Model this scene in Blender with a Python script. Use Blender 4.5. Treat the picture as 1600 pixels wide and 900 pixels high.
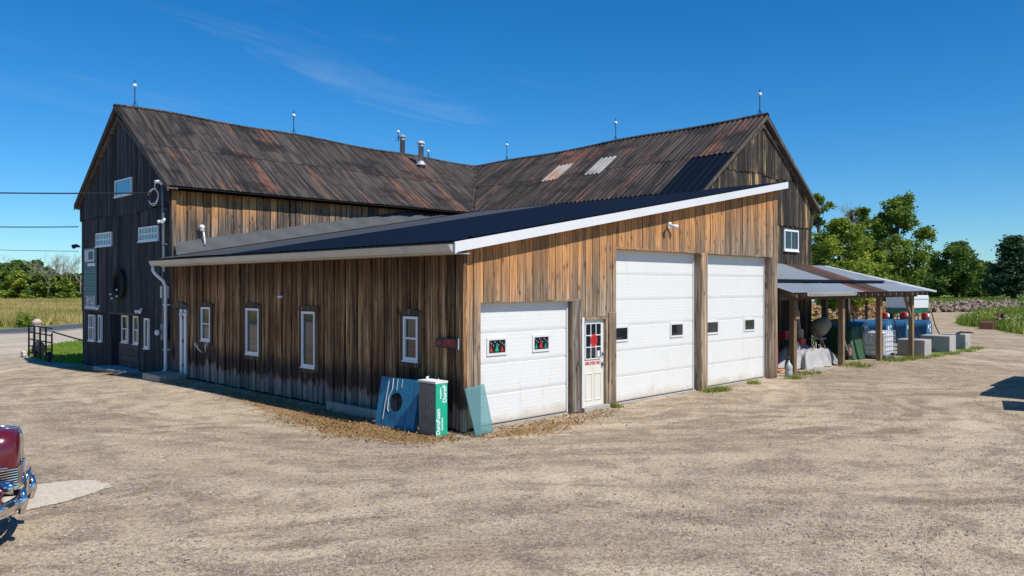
import bpy, math, random
import numpy as np
from mathutils import Vector, Matrix
R = math.radians
rng = random.Random(7)
nrng = np.random.default_rng(11)
for o in list(bpy.data.objects): bpy.data.objects.remove(o)
scene = bpy.context.scene
COL = scene.collection

# ------------------------------------------------------------------ camera
CAM = (-10.0193, -11.198, 2.8); HEAD = 44.696
cd = bpy.data.cameras.new('camera'); cam = bpy.data.objects.new('camera', cd); COL.objects.link(cam)
cd.sensor_width = 36; cd.lens = 36 * 1232 / 1600; cd.clip_end = 6000; cd.clip_start = 0.05
cam.location = CAM; cam.rotation_euler = (R(90) - math.atan(3 / 1232), 0, R(HEAD - 90))
scene.camera = cam
# ------------------------------------------------------------------ light
SUNV = Vector((0.095, -0.76, 1.0)).normalized()
SUN_EL = math.asin(SUNV.z)
sl = bpy.data.lights.new('sun', 'SUN'); sl.energy = 4.6; sl.angle = R(0.53); sl.color = (1, .945, .86)
so = bpy.data.objects.new('sun', sl); COL.objects.link(so); so.rotation_euler = SUNV.to_track_quat('Z', 'Y').to_euler()
so.location = (0, -30, 40)
world = bpy.data.worlds.new('World'); scene.world = world; world.use_nodes = True
wn = world.node_tree; wn.nodes.clear()
def wnode(t, **k):
    n = wn.nodes.new(t)
    for a, v in k.items(): setattr(n, a, v)
    return n
wo = wnode('ShaderNodeOutputWorld'); bg = wnode('ShaderNodeBackground'); bg.inputs[1].default_value = .11
sky = wnode('ShaderNodeTexSky', sky_type='NISHITA', sun_disc=False, sun_elevation=SUN_EL, altitude=100, air_density=1.0, dust_density=0.0, ozone_density=1.8)
sky.sun_rotation = math.atan2(-SUNV.x, SUNV.y)
hs = wnode('ShaderNodeHueSaturation'); hs.inputs['Saturation'].default_value = 1.18; hs.inputs['Value'].default_value = 1.0
tint = wnode('ShaderNodeMix', data_type='RGBA', blend_type='MULTIPLY'); tint.inputs[0].default_value = 1; tint.inputs[7].default_value = (.51, .765, 1.02, 1)
wn.links.new(sky.outputs[0], tint.inputs[6]); wn.links.new(tint.outputs[2], hs.inputs['Color'])
# thin cirrus wisps, on the sky's own direction
tc = wnode('ShaderNodeTexCoord'); sep = wnode('ShaderNodeSeparateXYZ'); wn.links.new(tc.outputs['Generated'], sep.inputs[0])
def wm(op, a, b=None):
    n = wnode('ShaderNodeMath', operation=op)
    for i, v in enumerate((a, b)):
        if v is None: continue
        if isinstance(v, (int, float)): n.inputs[i].default_value = v
        else: wn.links.new(v, n.inputs[i])
    return n.outputs[0]
zz = wm('MAXIMUM', sep.outputs[2], .02)
zz = wm('ADD', zz, .12)
px_, py_ = wm('DIVIDE', sep.outputs[0], zz), wm('DIVIDE', sep.outputs[1], zz)
cb = wnode('ShaderNodeCombineXYZ'); wn.links.new(px_, cb.inputs[0]); wn.links.new(py_, cb.inputs[1])
mp = wnode('ShaderNodeMapping'); mp.inputs['Rotation'].default_value = (0, 0, R(28)); mp.inputs['Scale'].default_value = (.8, 3.0, 1); mp.inputs['Location'].default_value = (2.3, .9, 0)
wn.links.new(cb.outputs[0], mp.inputs[0])
nz = wnode('ShaderNodeTexNoise'); nz.inputs['Scale'].default_value = 1.1; nz.inputs['Detail'].default_value = 7; nz.inputs['Roughness'].default_value = .62; nz.inputs['Distortion'].default_value = .6
wn.links.new(mp.outputs[0], nz.inputs['Vector'])
nb = wnode('ShaderNodeTexNoise'); nb.inputs['Scale'].default_value = .55; nb.inputs['Detail'].default_value = 2
mp2 = wnode('ShaderNodeMapping'); mp2.inputs['Location'].default_value = (1.2, 3.4, 0); wn.links.new(cb.outputs[0], mp2.inputs[0]); wn.links.new(mp2.outputs[0], nb.inputs['Vector'])
rp = wnode('ShaderNodeMapRange'); rp.inputs[1].default_value = .55; rp.inputs[2].default_value = .78; wn.links.new(nz.outputs[0], rp.inputs[0])
rb = wnode('ShaderNodeMapRange'); rb.inputs[1].default_value = .46; rb.inputs[2].default_value = .66; wn.links.new(nb.outputs[0], rb.inputs[0])
cl = wm('MULTIPLY', rp.outputs[0], rb.outputs[0]); cl = wm('MULTIPLY', cl, .15)
mx = wnode('ShaderNodeMix', data_type='RGBA'); wn.links.new(cl, mx.inputs[0]); wn.links.new(hs.outputs[0], mx.inputs[6]); mx.inputs[7].default_value = (6.2, 6.9, 7.6, 1)
wn.links.new(mx.outputs[2], bg.inputs[0]); wn.links.new(bg.outputs[0], wo.inputs[0])
vs = scene.view_settings; vs.view_transform = 'Standard'; vs.look = 'None'; vs.gamma = 1; vs.use_curve_mapping = False; vs.exposure = 0.13

# ------------------------------------------------------------------ material helpers
class NT:
    def __init__(s, name):
        s.m = bpy.data.materials.new(name); s.m.use_nodes = True; s.t = s.m.node_tree; s.t.nodes.clear()
        s.out = s.n('ShaderNodeOutputMaterial'); s.b = s.n('ShaderNodeBsdfPrincipled'); s.l(s.b.outputs[0], s.out.inputs[0])
    def n(s, t, **k):
        n = s.t.nodes.new(t)
        for a, v in k.items(): setattr(n, a, v)
        return n
    def l(s, a, b): s.t.links.new(a, b)
    def put(s, sock, v):
        if v is None: return
        if hasattr(v, 'links'): s.l(v, sock)
        elif isinstance(v, (tuple, list)): sock.default_value = (*v, 1) if len(v) == 3 and sock.type == 'RGBA' else v
        else: sock.default_value = v
    def set(s, **k):
        for a, v in k.items(): s.put(s.b.inputs[a.replace('_', ' ')], v)
        return s
    def math(s, op, a, b=None, c=None, clamp=False):
        n = s.n('ShaderNodeMath', operation=op, use_clamp=clamp)
        for i, v in enumerate((a, b, c)): s.put(n.inputs[i], v)
        return n.outputs[0]
    def mix(s, f, a, b, mode='MIX'):
        n = s.n('ShaderNodeMix', data_type='RGBA', blend_type=mode); s.put(n.inputs[0], f); s.put(n.inputs[6], a); s.put(n.inputs[7], b); return n.outputs[2]
    def rng(s, v, a, b, c=0., d=1., smooth=True):
        n = s.n('ShaderNodeMapRange', interpolation_type='SMOOTHSTEP' if smooth else 'LINEAR'); s.put(n.inputs[0], v)
        for i, q in enumerate((a, b, c, d)): s.put(n.inputs[i + 1], q)
        return n.outputs[0]
    def noise(s, vec, scale, detail=4, rough=.55, dist=0.):
        n = s.n('ShaderNodeTexNoise'); s.put(n.inputs['Vector'], vec); n.inputs['Scale'].default_value = scale; n.inputs['Detail'].default_value = detail
        n.inputs['Roughness'].default_value = rough; n.inputs['Distortion'].default_value = dist; return n.outputs[0]
    def pos(s):
        g = s.n('ShaderNodeNewGeometry'); p = s.n('ShaderNodeSeparateXYZ'); s.l(g.outputs['Position'], p.inputs[0]); return g.outputs['Position'], p.outputs[0], p.outputs[1], p.outputs[2]
    def comb(s, x, y, z):
        n = s.n('ShaderNodeCombineXYZ')
        for i, v in enumerate((x, y, z)): s.put(n.inputs[i], v)
        return n.outputs[0]
    def rnd(s): return s.n('ShaderNodeObjectInfo').outputs['Random']
    def bump(s, h, strength, dist):
        n = s.n('ShaderNodeBump'); n.inputs['Strength'].default_value = strength; n.inputs['Distance'].default_value = dist; s.l(h, n.inputs['Height']); s.l(n.outputs[0], s.b.inputs['Normal'])

def plain(name, col, rough=.6, metal=0., var=.15, scale=6., bump=0., spec=.5, dirt=None):
    t = NT(name); p, x, y, z = t.pos()
    f = t.noise(p, scale, 5, .6)
    c = t.mix(f, tuple(v * (1 - var) for v in col), tuple(min(1, v * (1 + var)) for v in col))
    if dirt:
        d = t.rng(t.noise(p, scale * .35, 6, .7), .52, .72)
        c = t.mix(t.math('MULTIPLY', d, dirt[1]), c, dirt[0])
    t.set(Base_Color=c, Roughness=rough, Metallic=metal, Specular_IOR_Level=spec)
    if bump: t.bump(t.noise(p, scale * 6, 4), bump, .01)
    return t.m

def wood(name, dark, mid, light, grad=None, rv=.5, knots=.6, rough=.85, stain=.0):
    """vertical boards: grain along z; grad(t, x, y, z) -> extra colour layers"""
    t = NT(name); p, x, y, z = t.pos(); r = t.rnd()
    u = t.math('ADD', x, y)
    r1 = t.math('MULTIPLY', r, 97.)
    g = t.noise(t.comb(t.math('MULTIPLY', u, 42.), r1, t.math('MULTIPLY', z, 1.4)), 1, 6, .65, .3)
    s = t.noise(t.comb(t.math('MULTIPLY', u, 11.), r1, t.math('MULTIPLY', z, .45)), 1, 4, .6, .5)
    c = t.mix(t.rng(g, .3, .72), dark, mid)
    c = t.mix(t.rng(s, .45, .72), c, light)
    if grad: c = grad(t, c, x, y, z, u, r, s, g)
    if knots:
        v = t.n('ShaderNodeTexVoronoi'); v.inputs['Scale'].default_value = 1
        w = t.noise(p, 6, 2)
        t.put(v.inputs['Vector'], t.comb(t.math('ADD', t.math('MULTIPLY', u, 6.), t.math('MULTIPLY', w, .4)), r1, t.math('MULTIPLY', z, 2.6)))
        k = t.rng(v.outputs['Distance'], .07, .17, 1., 0.)
        ring = t.rng(v.outputs['Distance'], .14, .34, .35, 0.)
        c = t.mix(t.math('MULTIPLY', t.math('MAXIMUM', k, ring), knots), c, tuple(q * .45 for q in dark))
    hsv = t.n('ShaderNodeHueSaturation'); t.put(hsv.inputs['Color'], c); t.put(hsv.inputs['Value'], t.math('ADD', t.math('MULTIPLY', r, rv), 1 - rv * .5)); hsv.inputs['Saturation'].default_value = 1.03 if stain else 1.
    if stain:
        sn = t.noise(t.comb(t.math('MULTIPLY', u, 19.), t.math('ADD', r1, 5.), t.math('MULTIPLY', z, .55)), 1, 5, .7, .6)
        hsv2 = t.mix(t.rng(sn, .52, .66, 0., stain), hsv.outputs[0], tuple(q * .5 for q in dark))
    else: hsv2 = hsv.outputs[0]
    # cracks and nail stains: thin dark lines along the grain
    cr = t.noise(t.comb(t.math('MULTIPLY', u, 75.), r1, t.math('MULTIPLY', z, .8)), 1, 2, .5)
    c = t.mix(t.rng(cr, .62, .69, 0., .8), hsv2, tuple(q * .35 for q in dark))
    t.set(Base_Color=c, Roughness=rough, Specular_IOR_Level=.25)
    t.bump(t.math('ADD', g, t.math('MULTIPLY', cr, -.8)), .55, .006)
    return t.m

# ------------------------------------------------------------------ mesh helpers
ROOT = {}
def mesh_from(name, verts, faces, mat, smooth=False):
    me = bpy.data.meshes.new(name); me.from_pydata([tuple(v) for v in verts], [], faces); me.materials.append(mat)
    if smooth: me.polygons.foreach_set('use_smooth', [True] * len(me.polygons))
    me.update(); return me
def link(name, me, parent=None):
    o = bpy.data.objects.new(name, me); COL.objects.link(o)
    if parent:
        o.parent = parent
        if parent.name in ROOT: o.matrix_parent_inverse = Matrix.Translation(-Vector(ROOT[parent.name]))
    return o
class MB:
    def __init__(s): s.v = []; s.f = []
    def add(s, vs, fs):
        b = len(s.v); s.v += [tuple(v) for v in vs]; s.f += [tuple(i + b for i in f) for f in fs]; return s
    def box(s, x0, x1, y0, y1, z0, z1):
        return s.add([(x0, y0, z0), (x1, y0, z0), (x1, y1, z0), (x0, y1, z0), (x0, y0, z1), (x1, y0, z1), (x1, y1, z1), (x0, y1, z1)],
                     [(3, 2, 1, 0), (4, 5, 6, 7), (0, 1, 5, 4), (1, 2, 6, 5), (2, 3, 7, 6), (3, 0, 4, 7)])
    def cbox(s, x0, x1, y0, y1, z0, z1, b=.01):
        """box with chamfered vertical and top edges"""
        b = min(b, (x1 - x0) * .4, (y1 - y0) * .4, (z1 - z0) * .4)
        def ring(i, z): return [(x0 + b + i, y0 + i, z), (x1 - b - i, y0 + i, z), (x1 - i, y0 + b + i, z), (x1 - i, y1 - b - i, z), (x1 - b - i, y1 - i, z), (x0 + b + i, y1 - i, z), (x0 + i, y1 - b - i, z), (x0 + i, y0 + b + i, z)]
        vs = ring(b * .9, z0) + ring(0, z0 + b) + ring(0, z1 - b) + ring(b * .9, z1); fs = [tuple(range(7, -1, -1)), tuple(range(24, 32))]
        for k in range(3):
            for i in range(8): fs.append((k * 8 + i, k * 8 + (i + 1) % 8, k * 8 + 8 + (i + 1) % 8, k * 8 + 8 + i))
        return s.add(vs, fs)
    def prism(s, poly, axis, a, b):
        """extrude a 2-D polygon along axis from a to b. axis x: poly=(y,z); y: (x,z); z: (x,y)"""
        def mk(p, t): return (t, p[0], p[1]) if axis == 'x' else (p[0], t, p[1]) if axis == 'y' else (p[0], p[1], t)
        n = len(poly); vs = [mk(p, a) for p in poly] + [mk(p, b) for p in poly]
        fs = [tuple(range(n)), tuple(range(2 * n - 1, n - 1, -1))] + [(i, i + n, (i + 1) % n + n, (i + 1) % n) for i in range(n)]
        return s.add(vs, fs)
    def tube(s, pts, rad, n=8, cap=True):
        pts = [Vector(p) for p in pts]; m = len(pts); rr = rad if isinstance(rad, (list, tuple)) else [rad] * m
        vs = []; prev = None
        for i, p in enumerate(pts):
            d = (pts[min(i + 1, m - 1)] - pts[max(i - 1, 0)]).normalized()
            if prev is None: a = d.orthogonal().normalized()
            else: a = (prev - d * prev.dot(d)); a = a.normalized() if a.length > 1e-6 else d.orthogonal().normalized()
            prev = a; b = d.cross(a)
            for k in range(n): vs.append(p + (a * math.cos(2 * math.pi * k / n) + b * math.sin(2 * math.pi * k / n)) * rr[i])
        fs = [(i * n + k, i * n + (k + 1) % n, (i + 1) * n + (k + 1) % n, (i + 1) * n + k) for i in range(m - 1) for k in range(n)]
        if cap: fs += [tuple(range(n - 1, -1, -1)), tuple(range((m - 1) * n, m * n))]
        return s.add(vs, fs)
    def lathe(s, prof, c, n=20, axis='z'):
        vs = []; m = len(prof)
        for r, h in prof:
            for k in range(n):
                q = 2 * math.pi * k / n; a, b = r * math.cos(q), r * math.sin(q)
                v = (a, b, h) if axis == 'z' else (h, a, b) if axis == 'x' else (a, h, b)
                vs.append((v[0] + c[0], v[1] + c[1], v[2] + c[2]))
        fs = [(i * n + k, i * n + (k + 1) % n, (i + 1) * n + (k + 1) % n, (i + 1) * n + k) for i in range(m - 1) for k in range(n)]
        fs += [tuple(range(n - 1, -1, -1)), tuple(range((m - 1) * n, m * n))]
        return s.add(vs, fs)
    def ball(s, c, r, nu=12, nv=8, sc=(1, 1, 1)):
        vs = [(c[0], c[1], c[2] - r * sc[2])]
        for j in range(1, nv):
            ph = math.pi * j / nv - math.pi / 2
            for k in range(nu):
                q = 2 * math.pi * k / nu; vs.append((c[0] + r * sc[0] * math.cos(ph) * math.cos(q), c[1] + r * sc[1] * math.cos(ph) * math.sin(q), c[2] + r * sc[2] * math.sin(ph)))
        vs.append((c[0], c[1], c[2] + r * sc[2])); fs = []
        for k in range(nu): fs.append((0, 1 + (k + 1) % nu, 1 + k))
        for j in range(nv - 2):
            for k in range(nu): a = 1 + j * nu; fs.append((a + k, a + (k + 1) % nu, a + nu + (k + 1) % nu, a + nu + k))
        a = 1 + (nv - 2) * nu
        for k in range(nu): fs.append((a + k, a + (k + 1) % nu, len(vs) - 1))
        return s.add(vs, fs)
    def xf(s, M): s.v = [tuple(M @ Vector(v)) for v in s.v]; return s
    def build(s, name, mat, parent=None, smooth=False, label=None, kind=None):
        o = link(name, mesh_from(name, s.v, s.f, mat, smooth), parent)
        if label: o['label'] = label
        if kind: o['kind'] = kind
        return o
def tag(o, label, cat, group=None):
    o['label'] = label; o['category'] = cat
    if group: o['group'] = group
    return o
def thing(name, label, cat, loc=(0, 0, 0), group=None, rotz=0, local=False):
    o = bpy.data.objects.new(name, None); COL.objects.link(o); o.location = loc; o.rotation_euler = (0, 0, rotz); o.empty_display_size = .3
    if not local: ROOT[o.name] = tuple(loc)
    return tag(o, label, cat, group)
def struct(o): o['kind'] = 'structure'; return o
def text_mesh(s, size, M, name, mat, parent, depth=.002, ax='CENTER', stretch=1., bold=0.):
    cu = bpy.data.curves.new('txt', 'FONT'); cu.body = s; cu.size = size; cu.extrude = depth; cu.align_x = ax; cu.align_y = 'CENTER'; cu.offset = bold
    ob = bpy.data.objects.new('txt', cu); COL.objects.link(ob); dg = bpy.context.evaluated_depsgraph_get(); dg.update()
    me = bpy.data.meshes.new_from_object(ob.evaluated_get(dg)); bpy.data.objects.remove(ob); bpy.data.curves.remove(cu)
    me.transform(M @ Matrix.Diagonal((stretch, 1, 1, 1))); me.materials.clear(); me.materials.append(mat); me.name = name
    return link(name, me, parent)
# text planes: facing -Y (reads along +X) and facing -X (reads along -Y)
def MY(x, y, z): return Matrix.Translation((x, y, z)) @ Matrix.Rotation(R(90), 4, 'X')
def MX(x, y, z): return Matrix.Translation((x, y, z)) @ Matrix.Rotation(R(-90), 4, 'Z') @ Matrix.Rotation(R(90), 4, 'X')
def S(a, b, v):
    if a > b: return 1 - S(b, a, v)
    t = min(1, max(0, (v - a) / (b - a))); return t * t * (3 - 2 * t)
def zg(x, y): return (-.25 * S(12, 23, y) * (1 - S(4, 10, x)) - .15 * S(17, 26, x)) - .05 * S(-.1, -1.2, x) * S(8, 14, y) * (1 - S(24, 30, y)) if x < 0 else -.25 * S(12, 23, y) * (1 - S(4, 10, x)) - .15 * S(17, 26, x)

# ------------------------------------------------------------------ materials
def gravel_mat():
    t = NT('ground_gravel_grass'); p, x, y, z = t.pos()
    a = t.n('ShaderNodeAttribute', attribute_name='gravel').outputs['Fac']
    lit = t.n('ShaderNodeAttribute', attribute_name='litter').outputs['Fac']
    big = t.noise(p, .16, 4, .6, .8)
    # wheel tracks: noise drawn out along the way vehicles turn (two directions)
    ua = t.math('ADD', t.math('MULTIPLY', x, .80), t.math('MULTIPLY', y, -.60)); va = t.math('ADD', t.math('MULTIPLY', x, .60), t.math('MULTIPLY', y, .80))
    curve = t.math('MULTIPLY', t.math('MULTIPLY', ua, ua), .012)
    v2 = t.math('ADD', va, curve)
    wob = t.math('MULTIPLY', t.noise(p, .35, 3), 2.2)
    tr = t.noise(t.comb(t.math('MULTIPLY', ua, .14), t.math('MULTIPLY', t.math('ADD', v2, wob), 1.5), 0), 1, 6, .66, .4)
    dx_, dy_ = t.math('ADD', x, -7.), t.math('ADD', y, -8.)
    rad_ = t.math('ADD', t.math('SQRT', t.math('ADD', t.math('MULTIPLY', dx_, dx_), t.math('MULTIPLY', dy_, dy_))), t.math('MULTIPLY', t.noise(p, .12, 2), 6.))
    ang_ = t.math('ARCTAN2', dy_, dx_)
    tr2 = t.noise(t.comb(t.math('MULTIPLY', rad_, 1.25), t.math('MULTIPLY', ang_, 2.2), 3), 1, 6, .66, .5)
    lane = t.noise(t.comb(t.math('MULTIPLY', rad_, .5), t.math('MULTIPLY', ang_, .8), 8), 1, 3, .5, .3)
    mid = t.noise(p, 1.6, 6, .68, .4)
    fine = t.noise(p, 16, 8, .85)
    grain = t.n('ShaderNodeTexVoronoi'); grain.inputs['Scale'].default_value = 42; t.put(grain.inputs['Vector'], p)
    grain2 = t.n('ShaderNodeTexVoronoi'); grain2.inputs['Scale'].default_value = 60; t.put(grain2.inputs['Vector'], p)
    c = t.mix(t.rng(tr, .38, .62), (.235, .175, .12), (.53, .425, .30))
    c = t.mix(t.math('MULTIPLY', t.rng(tr2, .47, .6), .65), c, (.66, .54, .385))
    c = t.mix(t.math('MULTIPLY', t.rng(tr2, .46, .34), .5), c, (.21, .155, .11))
    c = t.mix(t.math('MULTIPLY', t.rng(lane, .5, .62), .55), c, (.68, .56, .405))
    c = t.mix(t.math('MULTIPLY', t.rng(big, .42, .62), .4), c, (.36, .275, .195))
    c = t.mix(t.math('MULTIPLY', t.rng(mid, .48, .64), .65), c, (.19, .145, .11))
    c = t.mix(t.math('MULTIPLY', t.rng(mid, .5, .3), .4), c, (.60, .50, .365))
    # stones
    sp = t.n('ShaderNodeSeparateColor'); t.l(grain.outputs['Color'], sp.inputs[0])
    st = t.math('MULTIPLY', t.rng(sp.outputs[0], .72, .8), t.rng(grain.outputs['Distance'], .2, .42, 1., 0.))
    patch = t.rng(t.noise(p, .8, 3), .42, .62)
    c = t.mix(t.math('MULTIPLY', st, t.math('ADD', t.math('MULTIPLY', patch, .6), .2)), c, t.mix(sp.outputs[1], (.24, .2, .17), (.68, .61, .52)))
    c = t.mix(t.math('MULTIPLY', t.math('MULTIPLY', t.rng(fine, .46, .62), .85), t.rng(lane, .66, .46, .6, 1.)), c, (.135, .10, .075))
    c = t.mix(t.math('MULTIPLY', t.rng(fine, .5, .36), .5), c, (.64, .54, .41))
    sp2 = t.n('ShaderNodeSeparateColor'); t.l(grain2.outputs['Color'], sp2.inputs[0])
    c = t.mix(t.rng(sp2.outputs[0], .8, .84, 0, .6), c, t.mix(sp2.outputs[1], (.09, .08, .075), (.6, .55, .49)))
    # paler hard standing towards the road, brown dry leaf litter along the walls
    c = t.mix(t.math('MULTIPLY', t.rng(y, 20, 36), .55), c, (.50, .455, .39))
    ln = t.noise(p, 3.2, 5, .7)
    c = t.mix(t.rng(t.math('ADD', lit, t.math('MULTIPLY', t.math('ADD', ln, -.5), 1.5)), .0, .42, 0., .9), c, t.mix(t.noise(p, 24, 5, .75), (.10, .062, .03), (.42, .27, .13)))
    gh = t.n('ShaderNodeHueSaturation'); t.put(gh.inputs['Color'], c); gh.inputs['Saturation'].default_value = 1.12; gh.inputs['Value'].default_value = 1.07; c = gh.outputs[0]
    # grass
    gn = t.noise(p, .5, 5, .65); gf = t.noise(p, 9, 5, .7)
    gr = t.mix(t.rng(gn, .35, .65), (.12, .18, .03), (.22, .28, .06)); gr = t.mix(t.math('MULTIPLY', gf, .5), gr, (.28, .27, .09))
    tan = t.math('MULTIPLY', t.rng(t.math('ADD', y, t.math('MULTIPLY', gn, 30.)), 72, 90), t.rng(x, 130, 60))
    gr = t.mix(t.math('MULTIPLY', tan, .75), gr, (.46, .35, .15))
    edge = t.math('ADD', a, t.math('MULTIPLY', t.math('ADD', t.noise(p, 1.3, 5, .7), -.5), 1.6))
    f = t.rng(edge, -.25, .25)
    c = t.mix(f, gr, c)
    t.set(Base_Color=c, Roughness=.95, Specular_IOR_Level=.12)
    h = t.math('ADD', t.math('MULTIPLY', fine, .6), t.math('ADD', t.math('MULTIPLY', tr, 1.6), t.math('MULTIPLY', grain.outputs['Distance'], -.35)))
    h = t.math('ADD', h, t.math('MULTIPLY', mid, 1.2))
    t.bump(h, .8, .035)
    return t.m
M_ground = gravel_mat()
M_asphalt = plain('asphalt', (.075, .078, .085), .9, var=.25, scale=3, bump=.3)
M_linepaint = plain('line_paint', (.7, .7, .68), .7, var=.12)
M_patch = plain('pale_limestone_fines', (.64, .56, .44), .95, var=.35, scale=14, bump=.8)
M_dark = plain('dark_interior', (.012, .011, .01), .95)
M_concrete = plain('concrete', (.40, .375, .34), .9, var=.22, scale=4, bump=.4, dirt=((.16, .15, .13), .6))
def doormat():
    t = NT('white_door_paint'); p, x, y, z = t.pos(); n = t.noise(p, 2.2, 6, .65); f = t.noise(p, 14, 4, .6)
    c = t.mix(n, (.70, .70, .665), (.78, .78, .755)); c = t.mix(t.rng(t.noise(t.comb(t.math('MULTIPLY', x, 5.), y, t.math('MULTIPLY', z, .7)), 1, 5, .7), .56, .74, 0., .35), c, (.52, .49, .41))
    c = t.mix(t.rng(t.math('ADD', z, t.math('MULTIPLY', t.math('ADD', n, -.5), .7)), .30, .02, 0., .75), c, t.mix(f, (.50, .42, .30), (.62, .55, .42)))
    t.set(Base_Color=c, Roughness=.45); t.bump(n, .12, .02); return t.m
M_white = doormat()
M_whitetrim = plain('white_trim', (.70, .70, .70), .4, var=.03, scale=3, dirt=((.6, .58, .53), .3))
M_frame = plain('white_vinyl', (.78, .79, .80), .35, var=.03, scale=6)
M_creamdoor = plain('cream_door_paint', (.72, .70, .61), .45, var=.04, scale=3, dirt=((.55, .46, .30), .5))
M_gutter = plain('off_white_gutter', (.52, .50, .46), .4, .2, .08, 2, dirt=((.25, .23, .2), .6))
M_flash = plain('galvanised_flashing', (.055, .062, .07), .6, .0, .18, 1.4, spec=.3)
M_galv = plain('galvanised_steel', (.50, .52, .54), .4, .35, .12, 3)
M_pipe = plain('dull_grey_conduit', (.13, .155, .18), .5, .3, .1, 5)
M_black = plain('black_rubber', (.018, .018, .02), .75, var=.3, scale=12)
M_iron = plain('dark_iron', (.03, .026, .026), .6, .6, .3, 8)
M_rust = plain('rusty_iron', (.13, .055, .03), .85, .2, .4, 7, bump=.4)
M_chrome = plain('chrome', (.78, .78, .80), .08, 1., .02, 3)
M_red = plain('red_print', (.62, .02, .025), .5, var=.06)
M_redplastic = plain('red_plastic', (.55, .03, .025), .45, var=.12)
M_green_print = plain('green_print', (.01, .42, .24), .5, var=.06, scale=3)
M_teal = plain('teal_print', (.015, .20, .22), .5, var=.1, scale=4)
M_tealdark = plain('dark_teal_print', (.012, .06, .085), .5, var=.1)
M_whiteprint = plain('white_print', (.78, .80, .80), .5, var=.04)
M_blackprint = plain('black_print', (.012, .012, .014), .4, var=.1)
M_greentree = plain('green_tree_print', (.02, .33, .20), .5, var=.05)
M_foam = plain('foam_edges', (.23, .195, .16), .9, var=.5, scale=9, bump=.5, dirt=((.25, .22, .19), .5))
M_foamtop = plain('white_foam', (.72, .72, .68), .8, var=.06)
M_orange = plain('orange_paint', (.70, .12, .02), .45, var=.1)
M_bluetank = plain('blue_tank_paint', (.035, .14, .27), .42, var=.22, scale=4, dirt=((.03, .055, .09), .7))
M_maroon = NT('maroon_car_paint').set(Base_Color=(.11, .006, .012, 1), Roughness=.22, Coat_Weight=.8, Coat_Roughness=.04, Specular_IOR_Level=.5).m
M_tarpw = plain('grey_white_tarp', (.38, .37, .375), .75, var=.3, scale=3, dirt=((.22, .21, .21), .5))
M_tarpg = plain('green_tarp', (.035, .10, .045), .6, var=.22, scale=3)
M_plastic = NT('translucent_white_plastic').set(Base_Color=(.74, .77, .78, 1), Roughness=.35, Subsurface_Weight=.15).m
M_paper = plain('pale_panel', (.55, .60, .66), .6, var=.06)
M_oak = plain('split_firewood', (.42, .27, .14), .9, var=.45, scale=9, bump=.5, dirt=((.14, .11, .09), .6))
M_greylog = plain('grey_firewood', (.33, .26, .20), .9, var=.6, scale=8, bump=.5, dirt=((.07, .06, .055), .6))
M_tyre = M_black
def glassmat(name, col=(.015, .02, .025), rough=.04):
    t = NT(name); p, x, y, z = t.pos(); t.set(Base_Color=col, Roughness=rough, Specular_IOR_Level=.9, IOR=1.5); t.bump(t.noise(p, 1.7, 2), .06, .02); return t.m
M_glass = glassmat('window_glass')
M_blockglass = glassmat('blue_glass_block', (.12, .30, .38), .25)
M_blueglass = glassmat('bright_blue_pane', (.06, .28, .48), .2)
def sheet_glass():
    t = NT('pale_teal_glass_sheet'); t.set(Base_Color=(.20, .36, .37, 1), Roughness=.12, Specular_IOR_Level=.6)
    tr = t.n('ShaderNodeBsdfTransparent'); tr.inputs[0].default_value = (.66, .84, .85, 1); m = t.n('ShaderNodeMixShader'); m.inputs[0].default_value = .42
    t.l(tr.outputs[0], m.inputs[1]); t.l(t.b.outputs[0], m.inputs[2]); t.l(m.outputs[0], t.out.inputs[0]); return t.m
M_sheetglass = sheet_glass()

def g_front(t, c, x, y, z, u, r, s, g):
    h = t.math('SUBTRACT', z, t.math('ADD', t.math('MULTIPLY', x, .175), 3.5))
    h = t.math('ADD', h, t.math('ADD', t.math('MULTIPLY', s, 1.5), t.math('MULTIPLY', r, .7)))
    warm = t.mix(t.rng(g, .3, .7), (.29, .125, .042), (.62, .325, .14))
    c = t.mix(t.rng(h, -.7, 1.0, 0., .95), c, warm)
    # darker towards the foot of the boards
    h2 = t.math('ADD', z, t.math('MULTIPLY', s, .5))
    c = t.mix(t.rng(h2, .75, .25, 0., .5), c, (.11, .085, .065))
    return c
W_front = wood('pine_siding_golden', (.13, .092, .062), (.38, .275, .19), (.54, .425, .31), g_front, .55, .95, stain=.6)
def g_left(t, c, x, y, z, u, r, s, g):
    sp = t.math('ADD', z, t.math('MULTIPLY', t.math('ADD', t.noise(t.comb(t.math('MULTIPLY', u, 4.), r, t.math('MULTIPLY', z, .6)), 1, 4, .7), -.5), .9))
    # black mould band above the splash zone, pale washed foot below it
    band = t.math('MULTIPLY', t.rng(sp, 1.25, .78), t.rng(sp, .42, .56))
    c = t.mix(t.math('MULTIPLY', band, .85), c, (.028, .024, .024))
    c = t.mix(t.rng(sp, .56, .40, 0., .75), c, t.mix(g, (.15, .14, .135), (.32, .30, .285)))
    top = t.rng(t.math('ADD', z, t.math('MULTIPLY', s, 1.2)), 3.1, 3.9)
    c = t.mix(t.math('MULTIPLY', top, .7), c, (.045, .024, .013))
    return c
W_left = wood('brown_board_siding', (.05, .026, .013), (.33, .178, .082), (.62, .40, .21), g_left, 1.0, .6, stain=.85)
def g_south(t, c, x, y, z, u, r, s, g):
    h = t.math('ADD', z, t.math('ADD', t.math('MULTIPLY', x, -.11), t.math('MULTIPLY', s, 1.6)))
    warm = t.mix(g, (.27, .12, .04), (.66, .36, .15))
    return t.mix(t.rng(t.math('ADD', h, t.math('MULTIPLY', r, .6)), 5.5, 6.7, 0., .95), c, warm)
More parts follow.
